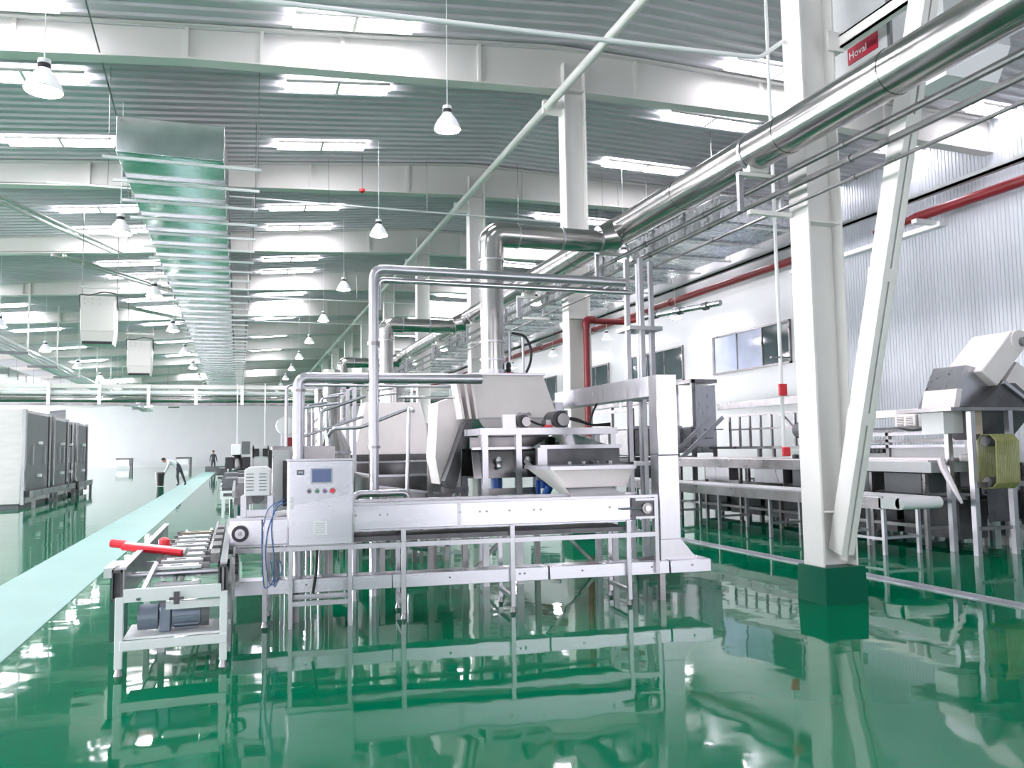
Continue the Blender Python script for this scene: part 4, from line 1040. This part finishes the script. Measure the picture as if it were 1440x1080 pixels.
# black hose loop at the front duct
tag(P('black_hose', MB().tube([(3.42, 10.2, 3.12), (3.62, 10.2, 3.10), (3.70, 10.2, 2.9), (3.68, 10.2, 2.72), (3.62, 10.2, 2.60)], .018, 8, bend=.12), 'black'),
    'black hose looping off the right side of the nearest duct', 'hose')
t = T('valve_cluster', 'small valves and rods standing on the front hood beside the duct', 'valve', (3.5, 10.3, 2.58))
P('rod', MB().cyl((3.42, 10.3, 2.57), (3.42, 10.3, 3.15), .02, 8).cyl((3.62, 10.32, 2.57), (3.62, 10.32, 3.1), .018, 8), 'frame', t)
P('valve_body', MB().lathe([(.02, 0), (.035, .02), (.035, .10), (.015, .14)], (3.40, 10.28, 2.6), 10), 'black', t)
P('bracket', MB().span((3.46, 10.28, 2.58), (3.66, 10.32, 2.60)).span((3.32, 10.2, 2.58), (3.44, 10.24, 2.60)), 'redtxt', t)

# ------------------------------------------------------------------ right hand line: belt conveyor with a white roll end
t = T('belt_conveyor', 'belt conveyor with a white rounded roll end, right of the nearest column', 'conveyor', (9.2, 13, 0))
x0, x1, y0, y1, z = 8.75, 9.45, 9.2, 20.0, .80
P('side_plate', MB().span((x0, y0+.35, z-.16), (x0+.02, y1, z+.01)), 'dull', t, bevel=.003)
P('side_plate', MB().span((x1-.02, y0+.35, z-.16), (x1, y1, z+.01)), 'dull', t)
P('edge_rail', MB().span((x0-.03, y0+.30, z+.01), (x0+.05, y1, z+.03)), 'frame', t)
P('belt', MB().span((x0+.02, y0, z+.015), (x1-.02, y1, z+.03)), 'plastic', t, 'white belt')
P('roll_end', MB().cyl((x0, y0, z-.055), (x1, y0, z-.055), .085, 20).span((x0, y0, z-.14), (x1, y0+.4, z+.028)), 'plastic', t, 'white belt turned over the end roll', bevel=.004)
P('end_block', MB().span((x0-.02, 15.6, z-.13), (x0, 15.9, z+.01)), 'card', t)
for yy in (9.55, 10.55, 12.2, 13.8, 15.5, 17.2, 19):
    for x in (x0+.04, x1-.04): P('leg', MB().span((x-.025, yy-.025, 0), (x+.025, yy+.025, z-.15)), 'frame', t)
    P('cross_stretcher', MB().span((x0+.04, yy-.02, .22), (x1-.04, yy+.02, .26)), 'frame', t)
P('long_stretcher', MB().span((x0+.02, 9.55, .20), (x0+.05, 10.55, .24)), 'frame', t)
# sorting table, higher and behind
t = T('sorting_table', 'long grey sorting table covered with white film, behind the belt conveyor', 'table', (10.2, 13, 0))
x0, x1 = 9.75, 11.0
P('top', MB().span((x0, 9.6, 1.14), (x1, 12.35, 1.30)), 'greypaint', t, bevel=.004)
P('top', MB().span((x0+.02, 12.6, 1.12), (x1, 17.2, 1.30)), 'dull', t, bevel=.004)
P('film_sheet', MB().span((x0+.05, 9.7, 1.30), (x1-.1, 17.0, 1.325)).span((x0+.25, 9.55, 1.325), (x0+.7, 13.2, 1.355)), 'pinkfilm', t, 'white wrapping film laid over the table')
P('film_tail', MB().tube([(x0+.1, 9.5, 1.32), (x0-.02, 9.35, 1.2), (x0-.02, 9.2, .95), (x0+.02, 9.1, .72)], [.06, .05, .045, .02], 7), 'pinkfilm', t, 'hanging tail of white film')
P('film_tail', MB().tube([(x0+.9, 9.3, 1.32), (x0+.86, 9.1, 1.2), (x0+.84, 8.98, 1.0)], [.07, .06, .06], 7), 'pinkfilm', t, 'hanging tail of white film')
P('film_tail', MB().tube([(x0, 12.35, 1.33), (x0-.03, 12.4, 1.2), (x0-.02, 12.5, 1.08)], [.06, .06, .03], 7), 'pinkfilm', t)
P('sensor', MB().lathe([(.03, 0), (.06, .02), (.06, .09), (.03, .11)], (x0+.15, 12.9, 1.30), 10), 'black', t, 'black round sensor head')
P('sensor_bar', MB().span((x0+.1, 12.0, 1.31), (x0+.2, 14.2, 1.33)), 'dark', t)
for yy in (13.1, 14.9): P('support_block', MB().span((x0, yy, .86), (x0+.3, yy+.9, 1.12)), 'steel', t)
for yy in (9.9, 11.0, 12.2): P('support_box', MB().span((x0+.1, yy, .82), (x0+.6, yy+.75, 1.12)), 'midgrey', t)
for yy in (9.8, 10.9, 12.1, 13.3, 14.6, 15.9, 17):
    for x in (x0+.08, x1-.08): P('leg', MB().span((x-.03, yy-.03, 0), (x+.03, yy+.03, 1.12)), 'dull', t)
    P('cross_stretcher', MB().span((x0+.08, yy-.02, .28), (x1-.08, yy+.02, .33)), 'dull', t)
for z in (.3, .62): P('long_stretcher', MB().span((x0+.06, 9.8, z), (x0+.1, 17, z+.05)), 'dull', t)
P('deck', MB().span((x0, 9.6, .72), (x1, 17.2, .78)), 'dull', t)
for k in range(6): P('under_cabinet', MB().span((x0+.65, 9.75+1.25*k, .12), (x1-.05, 10.85+1.25*k, .70)), 'dark', t)
P('wrapped_bundle', MB().tube([(x0+.3, 9.35, 1.36), (x0+.6, 9.2, 1.36), (x0+1.0, 9.1, 1.33)], [.05, .08, .04], 8), 'pinkfilm', t)
# upper roller deck
t = T('roller_deck', 'upper deck of rails and black brush rollers behind the sorting table', 'conveyor', (11.8, 12, 0))
x0 = 11.2
for z, m in ((1.72, 'frame'), (1.60, 'dull'), (1.50, 'frame')): P('rail', MB().span((x0, 9.6, z), (x0+.06, 14.4, z+.055)), m, t)
P('slotted_rail', MB().span((x0-.02, 9.8, 1.79), (x0+.0, 14.3, 1.83)), 'mirror', t)
P('panel', MB().span((x0+.05, 9.9, 1.32), (x0+.07, 14.3, 1.50)), 'greypaint', t)
r0 = None
for k in range(18):
    yy = 12.1+.10*k
    if r0 is None: r0 = P('brush_roller', MB().cyl((x0-.05, yy, 1.45), (x0+.7, yy, 1.45), .042, 8), 'blackpl', t)
    else: again('brush_roller', r0, t, (0, .10*k, 0))
for yy in (9.7, 12.0, 14.3): P('post', MB().span((x0, yy-.04, 0), (x0+.08, yy+.04, 1.8)), 'dull', t)
P('end_plate', MB().span((x0-.02, 9.45, 1.25), (x0+.0, 10.3, 1.75)), 'dull', t)
P('long_duct', MB().span((x0+.3, 10.0, 2.06), (x0+.5, 14.3, 2.20)), 'hood', t)
gm = P('gear_motor', MB().span((x0+.1, 10.55, 1.86), (x0+.5, 11.35, 2.10)), 'greypaint', t, 'grey motor box on the deck', bevel=.01)
P('fan_cover', MB().span((x0+.05, 11.37, 1.87), (x0+.45, 11.85, 2.09)), 'hood', gm, bevel=.02)
lv = MB()
for k in range(6): lv.span((x0+.04, 11.42, 1.89+.03*k), (x0+.05, 11.57, 1.90+.03*k)).span((x0+.04, 11.63, 1.89+.03*k), (x0+.05, 11.78, 1.90+.03*k))
P('louvres', lv, 'dark', gm)
P('motor_lid', MB().span((x0+.08, 10.5, 2.10), (x0+.52, 11.4, 2.18)), 'white', gm)
P('cable', MB().tube([(x0, 11.7, 1.86), (x0-.04, 11.4, 1.80), (x0-.02, 10.9, 1.84), (x0, 10.6, 1.85)], .02, 6, bend=.15), 'black', t)
P('carrier_bar', MB().span((x0-.02, 10.6, 1.84), (x0+.3, 14.3, 1.87)), 'dark', t)

# bucket elevator at the right edge
t = T('bucket_elevator', 'steel bucket elevator with slanting chute at the right edge', 'elevator', (11.3, 9.4, 0))
for x, y in ((9.85, 8.95), (10.5, 8.9), (11.6, 8.9), (9.95, 9.45), (11.1, 9.45)): P('post', MB().span((x-.04, y-.04, 0), (x+.04, y+.04, 2.05)), 'frame', t)
P('table_plate', MB().span((9.40, 8.85, 2.03), (11.6, 9.85, 2.08)), 'dull', t)
P('head_chute', MB().loft([(9.75, 9.2, 2.10), (10.45, 9.2, 2.10), (10.45, 9.8, 2.10), (9.75, 9.8, 2.10)], [(10.10, 9.2, 2.72), (10.62, 9.2, 2.62), (10.62, 9.8, 2.62), (10.10, 9.8, 2.72)]), 'steel', t, bevel=.01)
P('side_lid', MB().loft([(9.72, 9.1, 2.08), (9.82, 9.1, 2.08), (9.82, 9.7, 2.08), (9.72, 9.7, 2.08)], [(9.80, 9.1, 2.36), (9.90, 9.1, 2.36), (9.90, 9.7, 2.36), (9.80, 9.7, 2.36)]), 'hood', t)
P('slant_casing', MB().loft([(10.22, 9.05, 2.62), (10.52, 9.05, 2.40), (10.52, 9.75, 2.40), (10.22, 9.75, 2.62)], [(10.85, 9.05, 3.22), (11.12, 9.05, 3.0), (11.12, 9.75, 3.0), (10.85, 9.75, 3.22)]), 'hood', t, bevel=.02)
P('head_roll', MB().cyl((10.98, 9.03, 3.08), (10.98, 9.78, 3.08), .16, 18), 'hood', t)
P('bearing', MB().cyl((11.02, 8.98, 3.06), (11.02, 9.03, 3.06), .07, 12), 'dull', t)
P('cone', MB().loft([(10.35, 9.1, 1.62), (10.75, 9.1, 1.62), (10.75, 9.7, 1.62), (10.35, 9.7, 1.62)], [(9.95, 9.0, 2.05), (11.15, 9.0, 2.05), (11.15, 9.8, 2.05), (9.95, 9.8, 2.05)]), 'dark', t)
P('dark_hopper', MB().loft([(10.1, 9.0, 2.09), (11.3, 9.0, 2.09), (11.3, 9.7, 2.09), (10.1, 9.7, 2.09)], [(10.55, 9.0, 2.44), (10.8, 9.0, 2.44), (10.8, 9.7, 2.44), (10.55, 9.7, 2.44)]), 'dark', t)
P('side_strut', MB().bar((10.55, 8.98, 2.45), (11.6, 8.98, 1.80), .06, .05), 'frame', t)
P('side_box', MB().loft([(10.85, 9.2, 2.50), (11.4, 9.2, 2.05), (11.4, 9.6, 2.05), (10.85, 9.6, 2.50)], [(11.1, 9.2, 2.78), (11.75, 9.2, 2.35), (11.75, 9.6, 2.35), (11.1, 9.6, 2.78)]), 'hood', t)
P('low_beam', MB().span((9.85, 8.9, .95), (11.6, 8.95, 1.02)).span((9.85, 8.9, .35), (11.6, 8.95, .4)), 'dull', t)
P('back_panel', MB().span((10.6, 9.40, .4), (11.12, 9.42, 1.6)), 'dark', t)
P('inner_box', MB().span((9.62, 9.2, 1.72), (9.98, 9.6, 2.03)), 'white', t)
P('gusset', MB().span((9.95, 9.0, 1.70), (10.12, 9.03, 2.03)), 'card', t)
# bundle of yellow green cords round two drums
t = T('cord_belt', 'yellow green cord belt hanging in the bucket elevator at the right edge', 'belt', (10.6, 8.75, .95))
c0 = None
for k in range(13):
    x = 10.05+.0345*k
    pts = [(x, 8.75, 1.02), (x+.02, 8.75, 1.60), (x+.02, 8.83, 1.69), (x+.02, 8.98, 1.69), (x+.02, 9.05, 1.60), (x, 9.05, 1.02), (x, 8.98, .94), (x, 8.83, .94), (x, 8.75, 1.02)]
    if c0 is None: c0 = P('cord', MB().tube(pts, .0105, 7), 'greenbelt', t)
    else: again('cord', c0, t, (.0345*k, 0, 0))
for z in (1.02, 1.60): P('drum', MB().cyl((10.04, 8.9, z), (10.48, 8.9, z), .075, 14), 'dark', t)

# raised platform with stair and railing
t = T('service_platform', 'raised steel platform with railing and steep stair beyond the sorting table', 'platform', (12.3, 16.5, 0))
P('deck', MB().span((11.6, 14.6, 1.50), (13.6, 18.6, 1.56)), 'dull', t)
for z in (1.95, 2.28): P('hand_rail', MB().span((11.58, 14.6, z), (11.63, 17.6, z+.04)), 'dull', t)
for k in range(8): P('rail_post', MB().span((11.58, 14.65+.42*k, 1.56), (11.63, 14.69+.42*k, 2.30)), 'dull', t)
for yy in (14.7, 16.5, 18.4): [P('post', MB().span((x, yy-.04, 0), (x+.08, yy+.04, 1.5)), 'dull', t) for x in (11.62, 13.4)]
for yy in (17.9, 18.5): P('stair_stringer', MB().bar((9.9, yy, .9), (11.6, yy, 2.3), .04, .10), 'frame', t)
for k in range(5): P('tread', MB().span((10.2+.3*k, 17.9, 1.1+.22*k), (10.4+.3*k, 18.5, 1.13+.22*k)), 'dull', t)
P('top_beam', MB().span((11.5, 13.2, 2.48), (11.6, 18.0, 2.64)), 'dull', t)
P('slant_brace', MB().bar((11.6, 15.6, 2.3), (11.6, 14.7, 1.6), .06, .06), 'dull', t)
P('pump', MB().cyl((11.7, 14.8, 1.9), (11.7, 15.1, 1.9), .18, 14), 'midgrey', t)
# stainless tower unit beyond the platform
t = T('steel_tower', 'upright stainless tower with open top left of the service platform', 'tower', (11.8, 19.6, 0))
P('casing', MB().span((11.4, 19.0, 1.4), (12.1, 19.8, 3.2)), 'steel', t)
P('front_trough', MB().cyl((11.38, 20.0, 1.6), (11.38, 20.0, 3.0), .22, 16), 'mirror', t)
for y in (18.95, 19.85): P('post', MB().span((11.33, y-.05, 0), (11.43, y+.05, 3.35)), 'dull', t)
P('head_beam', MB().span((11.3, 18.9, 3.25), (12.1, 19.9, 3.35)), 'dull', t)
t = T('overhead_trunk', 'grey overhead trunk running off left of the stainless tower', 'cable trunk', (11.4, 24, 3.0))
P('trunk', MB().span((11.3, 20.3, 2.85), (11.6, 29, 3.1)), 'dull', t)
P('support', MB().span((11.4, 28.5, 0), (11.5, 28.6, 2.85)).span((11.4, 24, 0), (11.5, 24.1, 2.85)), 'dull', t)
# bulk bin and frames behind the cable trunk
setxf(Matrix.Translation((.3, 1.2, 0)))
t = T('blending_machine', 'stainless mixing machine between the cable trunk and the service platform', 'machine', (9.5, 18.5, 0))
P('drum', MB().span((9.3, 17.8, 1.35), (10.6, 21, 2.05)), 'dull', t, bevel=.03)
P('lid', MB().span((9.25, 17.7, 2.05), (10.7, 21.1, 2.12)), 'frame', t)
P('frame', MB().span((9.3, 17.8, 2.5), (9.38, 21, 2.58)).span((9.3, 17.8, 0), (9.38, 17.88, 2.55)).span((9.3, 20.9, 0), (9.38, 21, 2.55)), 'dull', t)
P('spout', MB().tube([(9.4, 18.6, 2.6), (9.4, 18.6, 2.95), (9.4, 20, 2.95)], .03, 8, bend=.06), 'frame', t)
P('lower_box', MB().span((9.35, 17.9, .5), (10.5, 20.8, 1.3)), 'dark', t)
setxf()
# racks of dark frames deep under the right line
rk = T('frame_rack', 'dark steel rack frame under the right line, nearest of its row', 'rack', (12.4, 9.2, 0), 'rack frames of the right line')
for x in (11.9, 12.9):
    for y in (8.9, 9.9): P('post', MB().span((x-.03, y-.03, 0), (x+.03, y+.03, 1.25)), 'dull', rk)
for z in (.3, .75, 1.2): P('shelf', MB().span((11.87, 8.87, z), (12.93, 9.93, z+.04)), 'dull', rk)
P('panel', MB().span((12.0, 9.0, .34), (12.8, 9.8, .75)), 'dark', rk)
P('upper_box', MB().span((12.05, 9.1, .79), (12.75, 9.7, 1.12)), 'greypaint', rk)
for k in range(1, 7): dup(rk, (12.4, 9.2+1.25*k, 0), 'dark steel rack frame under the right line, %s of its row' % ORD[k])

# ------------------------------------------------------------------ background equipment down the left of the line
def pack(x, y, s, label):
    t = T('packing_conveyor', label, 'conveyor', (x, y, 0), 'small packing conveyors in the background')
    P('bed', MB().span((x-.45*s, y, .62), (x+.45*s, y+2.6, .74)), 'dark', t)
    P('front_face', MB().span((x-.5*s, y-.03, .45), (x+.5*s, y, .66)), 'white', t)
    P('slot', MB().span((x-.4*s, y-.04, .52), (x+.4*s, y-.03, .60)), 'dark', t)
    P('hood', MB().prism([(x-.5*s, .74), (x+.5*s, .74), (x+.35*s, .95), (x-.35*s, .95)], 'y', y+.3, y+1.8), 'midgrey', t)
    for xx in (x-.45*s, x+.42*s):
        for yy in (y, y+2.4): P('leg', MB().span((xx, yy, 0), (xx+.05, yy+.05, .62)), 'white', t)
    return t
pk = pack(-.05, 21.5, .72, 'small packing conveyor with dark bed, nearest in the left background')
dup(pk, (-.15, 27, 0), 'second small packing conveyor, behind the nearest in the left background')
dup(pk, (-.5, 36, 0), 'third small packing conveyor, far in the left background')
t = T('weighing_tower', 'upright weighing machine with a white head in the left background', 'machine', (-.0, 32, 0))
P('head', MB().span((-.25, 32, 1.5), (.10, 32.4, 1.9)), 'white', t, bevel=.03)
P('screen_box', MB().span((.12, 32, 1.52), (.42, 32.4, 2.0)), 'midgrey', t)
for x in (-.45, .15): P('dark_box', MB().span((x, 32, 1.0), (x+.28, 32.3, 1.42)), 'blackpl', t)
P('body', MB().lathe([(.25, 0), (.25, .8), (.32, .9), (.32, 1.1), (.15, 1.5)], (-.05, 32.4, 0), 12), 'dull', t)
for x in (-.05, .95): P('hanger', MB().span((x-.02, 32.45, 1.4), (x+.02, 32.5, 4.2)), 'white', t)
t = T('filling_machine', 'filling machine with two black windows in the left background', 'machine', (.8, 30, 0))
P('body', MB().span((.5, 30, .15), (1.2, 31, 1.1)), 'steel', t)
P('base', MB().span((.55, 30.1, 0), (1.15, 30.9, .15)), 'dark', t)
for x in (.60, .90): P('window', MB().span((x-.09, 29.95, 1.45), (x+.09, 30.0, 1.72)), 'black', t)
P('window_frame', MB().span((.46, 30.0, 1.38), (1.05, 30.1, 1.8)), 'greypaint', t)
for x in (.5, 1.0): P('post', MB().span((x-.03, 30, 1.1), (x+.03, 30.06, 1.85)), 'frame', t)
t = T('side_conveyor', 'small steel conveyor frame right behind the louvred guard', 'conveyor', (.1, 13.5, 0))
P('bed', MB().span((-.05, 12.5, .85), (.5, 17, .95)), 'dull', t)
P('rail', MB().span((-.08, 12.5, .95), (-.04, 17, 1.05)).span((.49, 12.5, .95), (.53, 17, 1.05)), 'frame', t)
for yy in (12.6, 14.6, 16.8): [P('leg', MB().span((x, yy, 0), (x+.05, yy+.05, .85)), 'frame', t) for x in (-.05, .45)]
for k in range(6): P('unit_box', MB().span((.0, 12.8+.7*k, .95), (.45, 13.2+.7*k, 1.15+.05*(k % 3))), ['dull', 'frame', 'midgrey'][k % 3], t)
# carts by the far wall
ct = T('pallet_cart', 'dark topped white cart by the far wall, left of the bending worker', 'cart', (-11.6, 98, 0), 'carts by the far wall')
P('top', MB().span((-12.5, 97.4, .98), (-10.9, 98.6, 1.15)), 'dark', ct)
P('body', MB().span((-12.4, 97.5, .35), (-11.2, 98.5, .98)), 'white', ct)
P('side_post', MB().span((-11.1, 97.5, 0), (-10.9, 98.5, 1.0)), 'dark', ct)
P('skid', MB().span((-12.4, 97.4, 0), (-11.1, 98.6, .2)), 'greypaint', ct)
c2 = dup(ct, (-5.6, 98, 0), 'dark cart by the far wall, right behind the bending worker')

# ------------------------------------------------------------------ people
def body(name, label, joints, edges, radii, loc, rot, matfn, hair_at):
    """one skinned surface grown on a joint skeleton"""
    me = bpy.data.meshes.new(name)
    me.from_pydata(joints, edges, [])
    o = bpy.data.objects.new(name, me); COL.objects.link(o)
    sk = o.modifiers.new('skin', 'SKIN'); sk.use_smooth_shade = True
    for v, r in zip(me.skin_vertices[0].data, radii): v.radius = (r, r) if not isinstance(r, tuple) else r
    me.skin_vertices[0].data[0].use_root = True
    ss = o.modifiers.new('sub', 'SUBSURF'); ss.levels = 2; ss.render_levels = 2
    dg = bpy.context.evaluated_depsgraph_get()
    m2 = bpy.data.meshes.new_from_object(o.evaluated_get(dg))
    bpy.data.objects.remove(o); bpy.data.meshes.remove(me)
    for m in ('skin', 'cloth_white', 'cloth_dark', 'black'):
        m2.materials.append(M[m])
    for p in m2.polygons: p.material_index = matfn(p.center); p.use_smooth = True
    o = bpy.data.objects.new(name, m2); COL.objects.link(o)
    o.location = loc; o.rotation_euler = (0, 0, rot)
    tag(o, label, 'person')
    c, r = hair_at
    mb = MB().lathe([(r*.75, -.35*r), (r*1.05, 0), (r*.95, .5*r), (r*.6, .9*r), (.01, 1.05*r)], c, 12)
    h = bpy.data.objects.new('hair', mb.mesh('hair', (0, 0, 0), M['hair'])); COL.objects.link(h); h.parent = o
    return o
# bending worker: pelvis, spine forward to the left (-x), reaching down
J = [(0, 0, .92), (-.14, 0, 1.05), (-.34, 0, 1.16), (-.50, 0, 1.20), (-.60, 0, 1.22), (-.70, 0, 1.24), (-.78, -.02, 1.20),
     (.02, .10, .88), (.16, .14, .50), (.30, .16, .09), (.22, .17, .04),
     (-.02, -.10, .88), (-.06, -.14, .48), (.0, -.16, .09), (-.10, -.17, .04),
     (-.46, .17, 1.12), (-.55, .20, .85), (-.66, .18, .62), (-.70, .18, .54),
     (-.46, -.17, 1.12), (-.55, -.20, .85), (-.70, -.15, .64), (-.75, -.14, .56)]
Eg = [(0, 1), (1, 2), (2, 3), (3, 4), (4, 5), (5, 6), (0, 7), (7, 8), (8, 9), (9, 10), (0, 11), (11, 12), (12, 13), (13, 14), (3, 15), (15, 16), (16, 17), (17, 18), (3, 19), (19, 20), (20, 21), (21, 22)]
Rr = [.14, .14, .15, .13, .055, .095, .075, .09, .065, .045, .04, .09, .065, .045, .04, .06, .045, .035, .035, .06, .045, .035, .035]
def mf1(c):
    if c.z < .08: return 3
    if c.x < -.57 and c.z > 1.08: return 0
    if c.z < .62 and c.x < -.6: return 0
    if c.x < -.12 and c.z > .56: return 1
    return 2
body('person', 'worker in white shirt and dark trousers bending over the shiny floor at the back', J, Eg, Rr, (-2.75, 43.6, 0), 0, mf1, ((-.72, 0, 1.29), .10))
J = [(0, 0, .92), (0, 0, 1.08), (0, -.01, 1.25), (0, 0, 1.42), (0, 0, 1.50), (0, -.01, 1.60), (0, -.02, 1.68),
     (.10, 0, .88), (.12, -.02, .48), (.13, 0, .08), (.13, -.12, .04), (-.10, 0, .88), (-.12, -.02, .48), (-.14, 0, .08), (-.14, -.12, .04),
     (.20, 0, 1.38), (.27, 0, 1.10), (.30, -.06, .86), (.30, -.08, .78), (-.20, 0, 1.38), (-.27, 0, 1.10), (-.30, -.06, .86), (-.30, -.08, .78)]
Rr2 = [.15, .14, .16, .12, .055, .095, .08]+Rr[7:]
def mf2(c):
    if c.z < .06: return 3
    if c.z > 1.49 or (c.z < .85 and abs(c.x) > .24): return 0
    return 2
body('person', 'worker in dark clothes standing far back near the far wall', J, Eg, Rr2, (-2.0, 74, 0), .3, mf2, ((0, 0, 1.70), .105))
b = T('tool_bucket', 'black upright bin on the floor left of the bending worker', 'bin', (-3.6, 43.6, 0))
P('body', MB().lathe([(.17, .02), (.2, .55), (.21, .62)], (-3.6, 43.4, 0), 12), 'blackpl', b)
P('lid', MB().lathe([(.22, .62), (.2, .68), (.04, .70)], (-3.6, 43.4, 0), 12), 'dark', b)
t = T('floor_machine', 'low dark floor machine at the feet of the standing worker', 'machine', (-1.2, 74, 0))
P('body', MB().span((-2.6, 73, .0), (.6, 74, .45)), 'dark', t)
P('head', MB().lathe([(.5, .45), (.4, .9), (.15, 1.2)], (-.6, 73.5, 0), 10), 'midgrey', t)

# debris: reddish rag by the drain
tag(P('rag', MB().lathe([(.10, 0), (.12, .02), (.09, .05), (.02, .06)], (7.35, 8.75, 0), 9).lathe([(.06, 0), (.07, .02), (.03, .05)], (7.25, 8.85, 0), 8), 'card'),
    'small brown rag on the floor beside the drain, right of the green plinth', 'rag')
